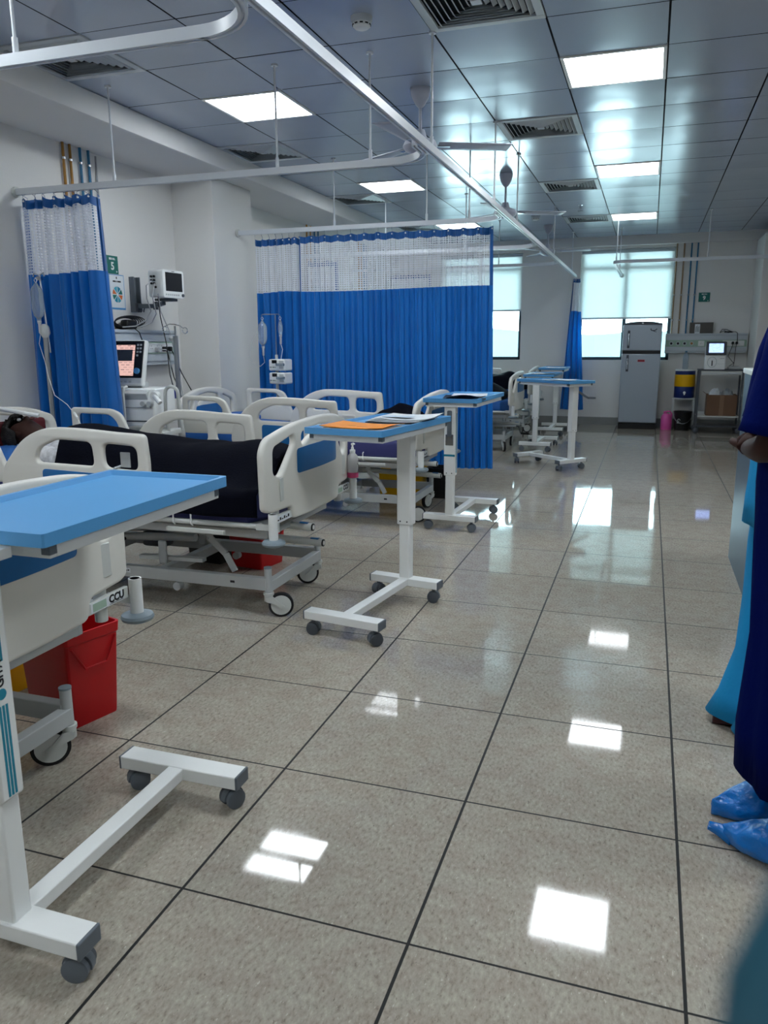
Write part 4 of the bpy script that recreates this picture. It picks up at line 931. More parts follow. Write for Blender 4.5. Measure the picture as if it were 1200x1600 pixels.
def tubering(p, d, r, n=24, amp=.004, ph=0):
    d = Vector(d).normalized(); a = d.orthogonal().normalized(); b = d.cross(a); p = Vector(p)
    return [p+(a*math.cos(2*PI*i/n)+b*math.sin(2*PI*i/n))*(r+amp*math.sin(4*2*PI*i/n+ph)) for i in range(n)]
def sleeve(pts, rad, name, mat, parent, th=.003):
    pts = [Vector(p) for p in pts]; rg = []
    for i, p in enumerate(pts):
        d = pts[min(i+1, len(pts)-1)]-pts[max(i-1, 0)]; rg.append(tubering(p, d, rad[i], 24, .004, i*1.3))
    return G().loft(rg, False).build(name, mat, parent, smooth=180, solid=th)

# patient lying on the second bed
pt = thing('person', 'person lying in bed asleep, dark hair, patterned shirt, tube at the mouth', 'person', (BB[0]-.28, BB[1], .765)); pt.rotation_euler = (0, -PI/2, 0)
HP = (.085, 0, 1.52)
J, E_ = skeleton({1: [(-.02, .17, 1.33), (-.05, .22, 1.06), (-.045, .20, .82), (-.045, .19, .74)], -1: [(-.02, -.17, 1.33), (-.05, -.22, 1.06), (-.045, -.20, .82), (-.045, -.19, .74)]}, {s: [(0, s*.085, .86), (.0, s*.09, .48), (-.02, s*.09, .10), (.07, s*.11, .03)] for s in (1, -1)}, HP, (.03, 0, 1.40))
human_body(J, E_, pt); head_details(pt, HP, m_hair, 1.17, .16)
G().loft([folds(0, 0, z, rx, ry, .004, 7, z*9) for z, rx, ry in ((.98, .115, .165), (1.1, .112, .17), (1.22, .122, .18), (1.32, .105, .19), (1.385, .075, .12), (1.40, .06, .075))], False).build('shirt', m_shirt, pt, smooth=180, solid=.003)
for s in (-1, 1): sleeve([(-.01, s*.14, 1.34), (-.02, s*.18, 1.26), (-.04, s*.205, 1.14), (-.05, s*.22, 1.08)], [.075, .072, .066, .064], 'sleeve', m_shirt, pt)
vt = thing('breathing_tube', 'pair of white tubes running down to the face of the patient', 'tube', (0, 0, 0))
G().tube(chain(24, lambda k: (-4.0+.66*k, 3.15+.50*k+.05*math.sin(PI*k), 1.235-.285*k-.05*math.sin(PI*k)*(1-.3*k))), .011, 10).build('air_hose', m_cable_w, vt)
G().tube(chain(24, lambda k: (-4.0+.64*k, 3.19+.49*k+.03*math.sin(PI*k), 1.255-.300*k-.065*math.sin(PI*k))), .009, 10).build('air_hose', m_cable_w, vt)
ps_ = thing('tube_stand', 'steel stand at the left edge holding up the white breathing tubes', 'medical stand', (-4.0, 3.15, 0))
G().cyl((0, 0, .02), (0, 0, 1.24), .014, n=14).build('pole', m_steel, ps_); G().lathe([(.0, 0), (.18, 0), (.18, .015), (.03, .03), (0, .03)], 24).build('base', m_bedgrey, ps_); G().box((0, .02, 1.24), (.04, .08, .03)).build('clamp', m_darkgrey, ps_, bevel=.005)

# ------------------------------------------------------------------ drip stands
def iv_base(t, r=.27):
    for k in range(5):
        a = 2*PI*k/5+.3; o = G().bar((0, 0, .075), (r*math.cos(a), r*math.sin(a), .06), .03, .02).build('leg', m_bedgrey, t, bevel=.003)
        G().sph((r*math.cos(a), r*math.sin(a), .026), (.026, .016, .026), 14, 8, None).build('castor', m_darkgrey, o)
    G().lathe([(.0, .06), (.04, .06), (.03, .11), (.016, .13), (0, .13)], 18).build('hub', m_bedgrey, t)
def drip_bottle(name, label, loc, h=.26, r=.038, mat=m_clearp, lines=None):
    t = thing(name, label, 'drip bottle', loc, 0, None)
    G().lathe([(.0, h), (.012, h), (.014, h-.01), (r*.85, h-.035), (r, h-.06), (r, h*.35), (r*.75, h*.18), (.014, h*.10), (.013, h*.02), (.0, h*.02)], 22).build('bottle_body', mat, t)
    G().tube([(0, 0, h), (-.012, 0, h+.02), (0, 0, h+.035), (.012, 0, h+.02), (0, 0, h)], .003, 6).build('hanger_loop', m_milk, t)
    G().lathe([(.0, -.075), (.006, -.075), (.010, -.065), (.010, -.012), (.014, 0), (.014, .012), (0, .012)], 14).build('drip_chamber', m_milk, t)
    return t
i1 = thing('drip_stand', 'steel drip stand in front of the gathered curtain by the patient bed', 'drip stand', (-3.90, 4.40, 0))
iv_base(i1); G().cyl((0, 0, .1), (0, 0, 1.45), .0165, n=16).build('pole', m_steel, i1); G().cyl((.012, .02, 1.3), (-.03, .03, 1.82), .006, n=10).build('pole_extension', m_steel, i1)
G().lathe([(.0, 1.40), (.02, 1.40), (.034, 1.43), (.03, 1.47), (.016, 1.49), (0, 1.49)], 9).build('height_knob', m_bedgrey, i1)
hk = G(); hk.tube([(-.075, .025, 1.80), (-.07, .025, 1.825), (-.045, .03, 1.815), (-.03, .03, 1.81), (-.015, .03, 1.815), (.01, .025, 1.825), (.015, .025, 1.80)], .005, 8); hk.cyl((-.05, .03, 1.79), (-.01, .03, 1.79), .014, n=12); hk.build('bottle_hook', m_chrome, i1)
drip_bottle('drip_bottle', 'clear hanging drip bottle in front of the gathered curtain', (-3.925, 4.385, 1.50), .255, .040)
dl = thing('drip_line', 'thin clear drip line falling from the hanging bottle to the patient', 'tube', (0, 0, 0))
G().tube([(-3.925, 4.385, 1.425), (-3.94, 4.38, 1.36), (-3.89, 4.36, 1.25), (-3.86, 4.35, 1.13), (-3.78, 4.3, 1.02), (-3.60, 4.2, .97), (-3.42, 4.05, .925), (-3.30, 3.95, .88), (-3.20, 3.90, .84)], .0024, 6).build('line', m_cable_w, dl)
G().cyl((-3.44, 4.07, .93), (-3.36, 4.0, .905), .008, n=10).build('connector', m_white, dl)
i2 = thing('drip_stand', 'drip stand with looped hooks beside the ventilator', 'drip stand', (-3.77, 5.76, 0))
iv_base(i2); G().cyl((0, 0, .1), (0, 0, 1.42), .021, n=18).build('pole', m_steel, i2); G().cyl((0, 0, 1.40), (0, 0, 1.50), .008, n=10).build('pole_extension', m_chrome, i2)
def loopc(cx, cz, r, a0, a1, n=14): return [(cx+r*math.cos(math.radians(a0+(a1-a0)*k/n)), 0, cz+r*math.sin(math.radians(a0+(a1-a0)*k/n))) for k in range(n+1)]
G().tube(loopc(-.10, 1.475, .022, 430, 130)+[(-.05, 0, 1.515), (0, 0, 1.512), (.05, 0, 1.50)]+loopc(.095, 1.462, .024, 130, -200), .0042, 6).build('bottle_hook', m_chrome, i2)
G().lathe([(.0, -.02), (.02, -.02), (.028, 0), (.02, .02), (0, .02)], 9, (-.035, 0, 1.40)).build('height_knob', m_bedgrey, i2)
G().lathe([(.0, .90), (.05, .90), (.065, .99), (.068, 1.0), (.06, 1.0), (.05, .92), (0, .91)], 22, (-.075, .0, 0)).build('cup_holder', M('cobalt_plastic', (24, 40, 150), .4), i2)
i3 = thing('drip_stand', 'drip stand carrying two white pumps in front of the long curtain', 'drip stand', (-3.285, 6.66, 0))
iv_base(i3, .24); G().cyl((0, 0, .1), (0, 0, 1.25), .014, n=14).build('pole', m_offwhite, i3); G().cyl((0, 0, 1.2), (0, 0, 1.61), .005, n=10).build('pole_extension', m_steel, i3)
G().tube([(-.135, 0, 1.585), (-.14, 0, 1.61), (-.13, 0, 1.615), (.03, 0, 1.615), (.05, 0, 1.60), (.045, 0, 1.58)], .0045, 6).build('bottle_hook', m_chrome, i3)
drip_bottle('drip_bottle', 'upright clear drip bottle on the stand with white pumps', (-3.42, 6.66, 1.315), .245, .042)
d2 = drip_bottle('drip_bottle', 'small drip bottle hanging beside the larger one above the pumps', (-3.235, 6.655, 1.42), .14, .022)
dl2 = thing('drip_line', 'looped clear line hanging from the larger bottle above the pumps', 'tube', (0, 0, 0)); G().tube([(-3.42, 6.66, 1.24), (-3.41, 6.66, 1.18), (-3.45, 6.65, 1.145), (-3.52, 6.64, 1.17), (-3.55, 6.64, 1.25), (-3.53, 6.645, 1.36), (-3.46, 6.65, 1.48)], .003, 6).build('line', m_cable_w, dl2)
dl3 = thing('drip_line', 'clear line running from the small bottle down to the upper pump', 'tube', (0, 0, 0)); G().tube([(-3.235, 6.655, 1.345), (-3.215, 6.65, 1.30), (-3.22, 6.62, 1.22), (-3.19, 6.60, 1.15), (-3.165, 6.59, 1.10)], .003, 6).build('line', m_cable_w, dl3)
def pump(z, label):
    t = thing('infusion_pump', label, 'infusion pump', (-3.235, 6.60, z), math.radians(-12), 'white infusion pumps')
    G().box((.02, 0, .055), (.185, .12, .105)).build('pump_body', m_white, t, bevel=.014, seg=3)
    G().box((-.005, -.0605, .085), (.055, .004, .03)).build('pump_display', m_screen_b, t); G().box((.075, -.061, .06), (.05, .006, .07)).build('syringe_cradle', m_bedgrey, t, bevel=.004)
    G().cyl((.03, -.075, .06), (.115, -.075, .06), .012, n=14).build('syringe', m_clearp, t)
    for k in range(4): G().box((-.05+.018*k, -.0605, .035), (.012, .004, .012)).build('pump_button', m_panel_gr if k % 2 else m_greycap, t, bevel=.001)
    G().cyl((-.105, 0, .05), (-.06, 0, .05), .016, n=14).build('clamp_knob', m_chrome, t); G().box((-.055, .05, .05), (.03, .05, .06)).build('pole_clamp', m_bedgrey, t, bevel=.004)
pump(1.105, 'upper white infusion pump on the drip stand before the long curtain'); pump(.985, 'lower white infusion pump on the drip stand before the long curtain')

# ------------------------------------------------------------------ left wall: pipes, panel, signs, monitor, ventilator
def pipe(loc, z0, z1, mat, label, group, r=.0105, clampz=()):
    t = thing('gas_pipe', label, 'pipe', (loc[0], loc[1], z0), 0, group)
    G().cyl((0, 0, 0), (0, 0, z1-z0), r, n=12).build('pipe_tube', mat, t)
    for z in clampz: G().cyl((0, 0, z-z0-.008), (0, 0, z-z0+.008), r+.007, n=12).build('pipe_clamp', m_chrome, t)
for k, (y, mt, nm, ps) in enumerate(((5.095, m_brass, 'ochre', 'leftmost ochre'), (5.17, m_brass, 'ochre', 'right-hand ochre'), (5.282, m_pblue, 'blue', 'left-hand blue'), (5.377, m_pblue, 'blue', 'right-hand blue'))):
    pipe((XL+.022, y), 1.471, BZ, mt, f'{ps} gas pipe on the left wall above the gathered curtain', 'gas pipes on the left wall', clampz=(2.1, 2.7))
pipe((XL+.012, 5.475), 1.471, BZ-.02, m_pgrey, 'thin grey conduit on the left wall beside the gathered curtain', 'gas pipes on the left wall', .007)
for bay, (y0, wd) in enumerate(((9.48, 'third'), (11.35, 'farthest'))):
    for k, mt in enumerate((m_brass, m_brass, m_pblue, m_pblue)):
        pipe((XL+.022, y0+.12*k), 1.471, BZ, mt, f'{("first", "second", "third", "fourth")[k]} gas pipe of the {wd} set on the left wall, behind the curtain net', 'gas pipes seen through the net', clampz=(2.3,))
def head_panel(loc, rz, L, label, outlets, sockets):
    t = thing('bedhead_panel', label, 'bedhead panel', loc, rz, 'bedhead service panels')   # local x along wall, -y out of the wall, z from the bottom
    G().bb(0, L, -.085, 0, .0, .295).build('panel_body', m_panel_al, t, bevel=.006)
    G().bb(-.004, L+.004, -.105, 0, .275, .30).build('top_ledge', m_panel_al, t, bevel=.004); G().bb(0, L, -.096, -.08, .20, .262).build('upper_channel', m_panel_al, t, bevel=.006)
    G().bb(0, L, -.090, -.08, .098, .198).build('service_strip', m_panel_gr, t, bevel=.002); G().bb(0, L, -.096, -.08, .03, .09).build('lower_channel', m_panel_al, t, bevel=.008)
    for s in (0, L): G().bb(s-.006, s+.006, -.10, 0, -.002, .30).build('end_plate', m_offwhite, t, bevel=.003)
    for x, mt in outlets:
        o = G().cyl((x, -.088, .148), (x, -.098, .148), .030, n=22).build('gas_outlet', m_panel_al, t); G().cyl((x, -.096, .148), (x, -.106, .148), .019, n=18).build('outlet_core', mt, o)
    for x, w_ in sockets:
        o = G().bb(x-w_/2, x+w_/2, -.096, -.088, .108, .188).build('socket_plate', m_white, t, bevel=.002)
        for q in range(max(1, int(w_/.08))):
            xx = x-w_/2+.045+q*.085
            for dx, dz in ((0, .016), (-.011, -.006), (.011, -.006)): G().cyl((xx+dx, -.0955, .148+dz), (xx+dx, -.0965, .148+dz), .004, n=8).build('socket_hole', m_black, o)
    return t
head_panel((XL+.001, 4.66, 1.172), PI/2, 1.65, 'bedhead panel on the left wall behind the ventilator', ((.2, m_black), (.34, m_lime), (.48, m_brass)), ((.98, .09), (1.13, .15), (1.30, .16), (1.48, .22)))
head_panel((.225, YB-.001, 1.172), 0, 1.18, 'bedhead panel on the back wall right of the fridge', ((.085, m_black), (.185, m_black), (.282, m_black), (.385, m_brass)), ((.525, .09), (.88, .10), (1.03, .22)))
def plug(loc, rz, mat, label, cable):
    t = thing('power_plug', label, 'plug', loc, rz, None); G().box((0, -.022, 0), (.034, .040, .042)).build('plug_body', mat, t, bevel=.008); G().tube(cable, .0045, 6).build('plug_cable', mat, t)
PX = XL+.001+.0975
plug((PX, 5.725, 1.32), PI/2, m_black, 'upper black plug in the left wall panel, nearest the ventilator display', [(0, -.04, .01), (0, -.05, .06), (-.02, -.04, .13), (-.06, -.02, .165)])
plug((PX, 5.975, 1.305), PI/2, m_bedgrey, 'grey plug in the left wall panel', [(0, -.04, 0), (.05, -.07, 0), (.10, -.08, -.02), (.11, -.07, -.2), (.12, -.07, -.42)])
plug((PX, 6.085, 1.31), PI/2, m_black, 'left one of the two black plugs at the right end of the left wall panel', [(0, -.04, -.01), (.01, -.05, -.06), (.06, -.06, -.25), (.14, -.08, -.44)])
plug((PX, 6.165, 1.31), PI/2, m_black, 'right one of the two black plugs at the right end of the left wall panel', [(0, -.04, -.01), (.02, -.05, -.06), (.11, -.06, -.22), (.22, -.08, -.38)])
cc = thing('cable_coil', 'coiled black cables and power brick on top of the left wall panel', 'cable', (XL+.06, 5.66, 1.474))
G().box((.0, .02, .040), (.07, .14, .075)).build('power_brick', m_black, cc, bevel=.015)
for k in range(6):
    a = .11+.010*k; G().tube(chain(24, lambda q: (.012*k-.03+.02*math.sin(2*PI*q), a*1.25*math.cos(2*PI*q), .050+.045*math.sin(2*PI*q)+.003*k)), .0045, 6).build('cable_loop', m_cable_k, cc)
def wall_sign(name, label, loc, xd, w_, h, digit, cap):
    yd = (0, 0, 1); B = basis(loc, xd, yd); t = thing(name, label, 'sign', (0, 0, 0)); nrm = Vector(xd).cross(Vector(yd)).normalized()
    g = G(); vs = [B @ Vector(p) for p in ((-w_/2, -h/2, .001), (w_/2, -h/2, .001), (w_/2, h/2, .001), (-w_/2, h/2, .001), (-w_/2, -h/2, .006), (w_/2, -h/2, .006), (w_/2, h/2, .006), (-w_/2, h/2, .006))]
    g.add(vs, [(0, 1, 2, 3), (4, 5, 6, 7), (0, 1, 5, 4), (1, 2, 6, 5), (2, 3, 7, 6), (3, 0, 4, 7)]).build('sign_plate', m_green, t)
    text('bed_number', digit, h*.60, m_white, t, B @ Matrix.Translation((0, -h*.10, .0066)), bold=.0025); text('sign_heading', cap, h*.145, m_white, t, B @ Matrix.Translation((0, h*.32, .0066)), bold=.001)
    G().add([B @ Vector((w_*.34+.008*math.cos(a), -h*.38+.008*math.sin(a), .0067)) for a in [2*PI*k/12 for k in range(12)]], [tuple(range(12))]).build('sign_emblem', m_paper, t, smooth=0)
    return t
wall_sign('bed_sign', 'green sign with a white 5 on the left wall', (XL, 5.592, 1.99), (0, 1, 0), .145, .14, '5', 'BED NO.')
wall_sign('bed_sign', 'green sign with a white 9 on the back wall', (.746, YB, 2.02), (1, 0, 0), .165, .14, '9', 'BED NO.')
pz = thing('wall_poster', 'small poster with a coloured wheel below the number 5 sign', 'poster', (XL, 5.633, 1.775))
G().bb(.0008, .003, -.097, .097, -.14, .14).build('poster_border', m_tblue, pz, smooth=0); G().bb(.0030, .0036, -.090, .090, -.125, .134).build('poster_sheet', m_paper, pz, smooth=0)
wc = [m_green, m_orange, m_tblue, m_label_t]; sched = [0, 3, 2, 1, 0, 3, 2, 1]; OR = M('wheel_orange', (214, 110, 50), .6); wc = [m_green, OR, M('wheel_blue', (70, 160, 180), .6), m_label_t]
for k in range(8):
    a0 = 2*PI*k/8+.05; a1 = 2*PI*(k+1)/8-.05; pts = [(.0040, .008*math.cos((a0+a1)/2), -.02+.008*math.sin((a0+a1)/2))]+[(.0040, .064*math.cos(a0+(a1-a0)*q/6), -.02+.064*math.sin(a0+(a1-a0)*q/6)) for q in range(7)]
    G().add(pts, [tuple(range(8))]).build('wheel_segment', wc[sched[k]], pz, smooth=0)
for q, (y0, y1, z) in enumerate(((-.05, -.012, .085), (-.006, .004, .085), (.010, .055, .085))): G().bb(.0037, .0042, y0, y1, z-.006, z+.006).build('poster_heading', m_ink, pz, smooth=0)
G().bb(.0037, .0042, -.006, .006, .105, .122).build('poster_crest', m_ink, pz, smooth=0)
# monitor on its wall bracket
mbk = thing('monitor_bracket', 'grey wall bracket with a swing arm under the patient monitor', 'bracket', (XL, 5.845, 1.62))
g = G(); g.bb(0, .012, -.045, .045, 0, .29); g.bb(.012, .05, -.045, -.035, 0, .29); g.bb(.012, .05, .035, .045, 0, .29); g.build('wall_channel', m_greycap, mbk, bevel=.002)
G().box((.03, 0, .04), (.06, .085, .07)).build('channel_slider', m_darkgrey, mbk, bevel=.006); G().bar((.05, 0, .05), (.20, .03, .05), .05, .035).build('swing_arm', m_greycap, mbk, bevel=.005); G().bar((.20, .03, .05), (.31, -.01, .07), .04, .03).build('swing_arm', m_greycap, mbk, bevel=.005)
G().box((.33, -.005, .095), (.12, .16, .02)).build('monitor_tray', m_darkgrey, mbk, bevel=.004); G().cyl((.20, .03, .02), (.20, .03, .085), .022, n=16).build('arm_joint', m_darkgrey, mbk)
for q in (.07, .12): G().tube([(q, -.02, .03), (q, -.03, .005), (q+.01, -.045, .0), (q+.015, -.05, .02)], .005, 6).build('cable_hook', m_darkgrey, mbk)
mo = thing('patient_monitor', 'white patient monitor with a dark screen on the wall bracket', 'monitor', (XL+.33, 5.84, 1.727), math.radians(-4))
rr = rpoly([(-.14, 0), (.14, 0), (.14, .225), (-.14, .225)], .022, 4)
G().loft([[(-.075, y*.86, .012+z*.9) for y, z in rr], [(-.065, y*.92, .006+z*.95) for y, z in rr], [(.055, y*.985, z) for y, z in rr], [(.075, y, z) for y, z in rr], [(.085, y*.98, .002+z*.985) for y, z in rr]]).build('monitor_case', m_white, mo, smooth=50)
G().bb(.0852, .0868, -.105, .115, .055, .205).build('monitor_screen', m_screen_b, mo, bevel=.001)
G().cyl((.085, .115, .027), (.095, .115, .027), .013, n=16).build('monitor_knob', m_darkgrey, mo)
for k in range(7): G().box((.0862, -.10+.027*k, .027), (.003, .014, .012)).build('monitor_key', m_bedgrey, mo, bevel=.001)
text('monitor_name', 'monitor', .012, m_ink, mo, basis((.0857, .0, .214), (0, 1, 0), (0, 0, 1)))
for k, (x, z) in enumerate(((-.03, .17), (.0, .17), (-.03, .14), (.0, .14), (-.03, .115), (.0, .115), (.01, .085))): G().cyl((x, -.132, z), (x, -.146, z), .009, n=10).build('monitor_port', m_black, mo)
mc = thing('monitor_cables', 'grey monitor leads drooping from the monitor to the wall panel', 'cable', (0, 0, 0))
G().tube([(-3.92, 5.69, 1.86), (-3.93, 5.63, 1.82), (-3.94, 5.64, 1.72), (-3.95, 5.70, 1.62), (-4.0, 5.70, 1.55), (-4.08, 5.66, 1.50), (-4.13, 5.55, 1.49)], .0055, 6).build('lead', m_pgrey, mc)
G().tube([(-3.89, 5.69, 1.84), (-3.90, 5.66, 1.74), (-3.92, 5.73, 1.60), (-3.99, 5.76, 1.53), (-4.06, 5.70, 1.49)], .005, 6).build('lead', m_pgrey, mc)
G().tube([(-3.87, 5.70, 1.76), (-3.89, 5.75, 1.62), (-3.88, 5.85, 1.45), (-3.87, 5.90, 1.25), (-3.85, 5.92, 1.02), (-3.82, 5.92, .80)], .005, 6).build('lead', m_pgrey, mc)
G().tube([(-3.88, 5.71, 1.75), (-3.91, 5.77, 1.58), (-3.92, 5.85, 1.35), (-3.90, 5.84, 1.1), (-3.86, 5.86, .9), (-3.83, 5.9, .7)], .0045, 6).build('lead', m_cable_k, mc)
# ventilator
ve = thing('ventilator', 'white ventilator with a tilted touch display at the left wall', 'ventilator', (-3.60, 5.02, 0), math.radians(8))
T = Matrix.Translation((-.10, -.06, 1.065)) @ Matrix.Rotation(math.radians(-10), 4, 'Z') @ Matrix.Rotation(math.radians(-14), 4, 'X')
def Tb(x0, x1, y0, y1, z0, z1): 
    g = G(); g.bb(x0, x1, y0, y1, z0, z1, T); return g
Tb(-.145, .145, 0, .05, -.01, .33).build('display_case', m_white, ve, bevel=.015, seg=3); Tb(-.138, .138, -.006, .004, .045, .322).build('display_bezel', m_black, ve, bevel=.008)
uvquad('display_screen', *[T @ Vector(p) for p in ((-.125, -.0068, .06), (.065, -.0068, .06), (.065, -.0068, .29), (-.125, -.0068, .29))], m_scr_vent, ve)
uvquad('display_window', *[T @ Vector(p) for p in ((-.105, -.0075, .17), (.045, -.0075, .17), (.045, -.0075, .255), (-.105, -.0075, .255))], m_darkgrey, ve)
for k in range(7): 
    g = G(); g.box((.088+.026*(k % 2), -.007, .29-.026*(k//2)), (.016, .004, .014), None, T); g.build('display_key', m_bedgrey, ve)
g = G(); g.cyl(T @ Vector((.10, -.006, .095)), T @ Vector((.10, -.022, .095)), .022, n=18); g.build('display_knob', m_tblue, ve)
for k in range(4):
    g = G(); g.box((-.08+.04*k, -.001, .015), (.022, .004, .012), None, T); g.build('display_key', m_offwhite, ve)
G().box((-.05, .02, 1.05), (.14, .10, .05)).build('display_neck', m_bedgrey, ve, bevel=.008)
rr = [(-.17, -.17), (.17, -.17), (.185, .16), (-.185, .16)]
G().loft([[(x, y, .76) for x, y in rr], [(x, y, .93) for x, y in rr], [(x*.96, y+.01 if y > 0 else y+.05, 1.035) for x, y in rr]]).build('ventilator_body', m_white, ve, bevel=.01)
G().box((.02, -.145, .985), (.20, .05, .06), (.45, 0, 0)).build('top_panel', m_bedgrey, ve, bevel=.004); G().box((.0, -.172, .90), (.30, .01, .008)).build('body_groove', m_bedgrey, ve); G().box((.0, -.172, .80), (.32, .01, .008)).build('body_groove', m_darkgrey, ve)
for k, x in enumerate((.10, .15)): G().cyl((x, -.16, .925), (x, -.21, .93), .018, n=14).build('gas_port', m_bedgrey, ve)
f = G(); f.cyl((.20, -.17, .99), (.20, -.22, .985), .032, n=18); f.tube([(.20, -.21, .985), (.235, -.24, .965), (.26, -.25, .94)], .018, 10); f.build('exhale_valve', m_white, ve)
G().tube([(-.03, -.19, .72), (-.03, -.235, .74), (-.03, -.24, .82), (-.03, -.24, 1.0), (-.03, -.23, 1.04), (-.03, -.18, 1.05)], .0125, 12).build('grab_handle', m_offwhite, ve)
G().tube([(.22, -.05, .72), (.22, -.09, .8), (.23, -.10, 1.0)]+[(.28-.05*math.cos(PI*q/8), -.10, 1.0+.05*math.sin(PI*q/8)) for q in range(1, 9)]+[(.33, -.08, .85), (.33, -.05, .72)], .013, 12).build('grab_handle', m_offwhite, ve)
G().box((0, 0, .70), (.46, .34, .04)).build('cart_shelf', m_offwhite, ve, bevel=.008); G().box((0, .02, .38), (.12, .12, .64)).build('cart_column', m_offwhite, ve, bevel=.02); G().box((0, 0, .10), (.50, .42, .05)).build('cart_base', m_bedgrey, ve, bevel=.02)
for x in (-.22, .22):
    for y in (-.18, .18): G().sph((x, y, .04), (.04, .02, .04), 16, 10).build('castor', m_darkgrey, ve)
# ------------------------------------------------------------------ back wall corner
for k, (x, mt, nm) in enumerate(((.30, m_brown, 'leftmost brown'), (.405, m_brown, 'second brown'), (.512, m_pblue, 'third, blue'), (.602, m_pblue, 'rightmost blue'))):
    pipe((x, YB-.022), 1.473, 2.83, mt, f'{nm} gas pipe beside the right back window', 'gas pipes on the back wall', .011, (1.68, 2.06))
fr = thing('fridge', 'silver two-door fridge in front of the right back window', 'fridge', (-.128, 12.92, 0))
hw = .288
G().bb(-hw, hw, .035, .48, .09, 1.60).build('fridge_cabinet', m_fridge, fr, bevel=.012); G().bb(-hw+.005, hw-.005, .02, .48, .0, .085).build('plinth', m_black, fr, bevel=.004)
G().bb(-hw, hw, -.015, .035, .10, 1.165).build('fridge_door', m_fridge, fr, bevel=.014, seg=3); fd = fr.children[-1]
G().bb(-hw, hw, -.015, .035, 1.215, 1.605).build('freezer_door', m_fridge, fr, bevel=.014, seg=3); fz = fr.children[-1]
G().bb(-hw+.004, hw-.004, .0, .04, 1.166, 1.214).build('door_gap_strip', m_black, fr)
pr_ = [(-hw, 1.603), (hw, 1.603), (hw, 1.625), (hw*.6, 1.648), (0, 1.658), (-hw*.6, 1.648), (-hw, 1.625)]
G().loft([[(x, -.015, z) for x, z in pr_], [(x, .30, z) for x, z in pr_]]).build('top_cap', m_darkgrey, fr)
G().cyl((0, -.016, 1.632), (0, -.018, 1.632), .016, n=18).build('cap_badge', m_chrome, fr)
for par, z0, z1 in ((fz, 1.255, 1.52), (fd, .895, 1.15)):
    o = G().bb(-.215, -.178, -.020, -.013, z0, z1).build('handle_plate', m_darkgrey, par, bevel=.006); G().tube([(-.196, -.016, z0+.03), (-.196, -.05, z0+.05), (-.196, -.052, (z0+z1)/2+.02), (-.196, -.03, z1-.05)], [.010, .012, .013, .010], 12).build('door_handle', m_chrome, par); G().sph((-.196, -.03, z1-.07), .016, 14, 8).build('handle_lock', m_chrome, par)
G().tube(chain(10, lambda k: (.165+.045*math.cos(3.6*k+2.6), -.0165, 1.535+.020*math.sin(4.4*k+2.4))), .006, 6).build('maker_mark', m_ink, fz); G().box((.175, -.0165, 1.505), (.06, .002, .008), (0, .35, 0)).build('maker_mark', m_ink, fz)
lb = G().bb(-.045, .060, -.0165, -.0148, 1.045, 1.078).build('red_label', m_stainedred, fd, smooth=0)
for k in range(4): G().bb(-.036+.023*k, -.020+.023*k, -.0172, -.0164, 1.055, 1.068).build('label_print', m_black, lb, smooth=0)
pk = thing('jerrycan', 'pink plastic jerrycan on the floor right of the fridge', 'can', (.312, 13.0, 0))
G().lathe([(.0, 0), (.078, 0), (.083, .012), (.083, .19), (.07, .225), (.045, .245), (.028, .25), (.0, .25)], 26).build('can_body', m_pink, pk); G().cyl((-.03, 0, .245), (-.03, 0, .285), .020, n=16).build('can_cap', m_pink, pk); G().tube([(-.015, 0, .25), (.0, 0, .28), (.04, 0, .285), (.07, 0, .25), (.075, 0, .20)], .012, 10).build('can_handle', m_pink, pk)
bu = thing('bucket', 'black bucket on the floor under the low stool', 'bucket', (.545, 12.98, 0))
G().lathe([(.0, 0), (.105, 0), (.132, .27), (.138, .28), (.138, .292), (.128, .292), (.10, .02), (0, .015)], 28).build('bucket_body', m_black, bu); G().tube(chain(16, lambda k: (-.137*math.cos(PI*k), -.10*math.sin(PI*k)-.03, .27-.16*math.sin(PI*k))), .004, 6).build('bucket_handle', m_steel, bu)
G().tube(chain(12, lambda k: (-.055+.018*math.cos(5*k), -.118, .16+.018*math.sin(5*k))), .004, 6).build('bucket_mark', m_bedgrey, bu); G().bb(-.085, -.03, -.1175, -.114, .115, .125).build('bucket_mark', m_bedgrey, bu)
st = thing('step_stool', 'grey metal stool carrying the yellow and blue water cooler', 'stool', (.545, 13.15, 0))
G().bb(-.165, .165, -.13, .13, .468, .490).build('seat', m_bedgrey, st, bevel=.006)
for sx_ in (-1, 1):
    for sy_ in (-1, 1): G().bar((sx_*.145, sy_*.11, .47), (sx_*.165, sy_*.140, 0), .028, .028).build('leg', m_bedgrey, st, bevel=.003)
for sx_ in (-1, 1): G().bar((sx_*.158, -.125, .14), (sx_*.158, .125, .14), .02, .02).build('stretcher', m_bedgrey, st)
co = thing('water_cooler', 'yellow and navy drum water cooler on the low stool', 'water cooler', (.545, 13.15, .491))
G().lathe([(.0, 0), (.142, 0), (.148, .01), (.148, .17), (.146, .175), (0, .175)], 32).build('lower_band', m_coolb, co); G().lathe([(.0, .175), (.150, .175), (.152, .18), (.150, .352), (.146, .357), (0, .357)], 32).build('yellow_band', m_yellow, co); G().lathe([(.0, .357), (.147, .357), (.147, .41), (.140, .415), (0, .415)], 32).build('upper_band', m_coolb, co)
G().lathe([(.0, .413), (.149, .413), (.151, .425), (.14, .437), (.03, .44), (0, .44)], 32).build('cooler_lid', m_offwhite, co)
f = G(); f.cyl((0, -.145, .085), (0, -.175, .085), .020, n=14); f.cyl((0, -.172, .095), (0, -.178, .05), .009, n=10); f.build('cooler_tap', m_white, co)
wb = thing('water_bottle', 'tall clear water bottle standing on the cooler lid', 'bottle', (.535, 13.15, .932))
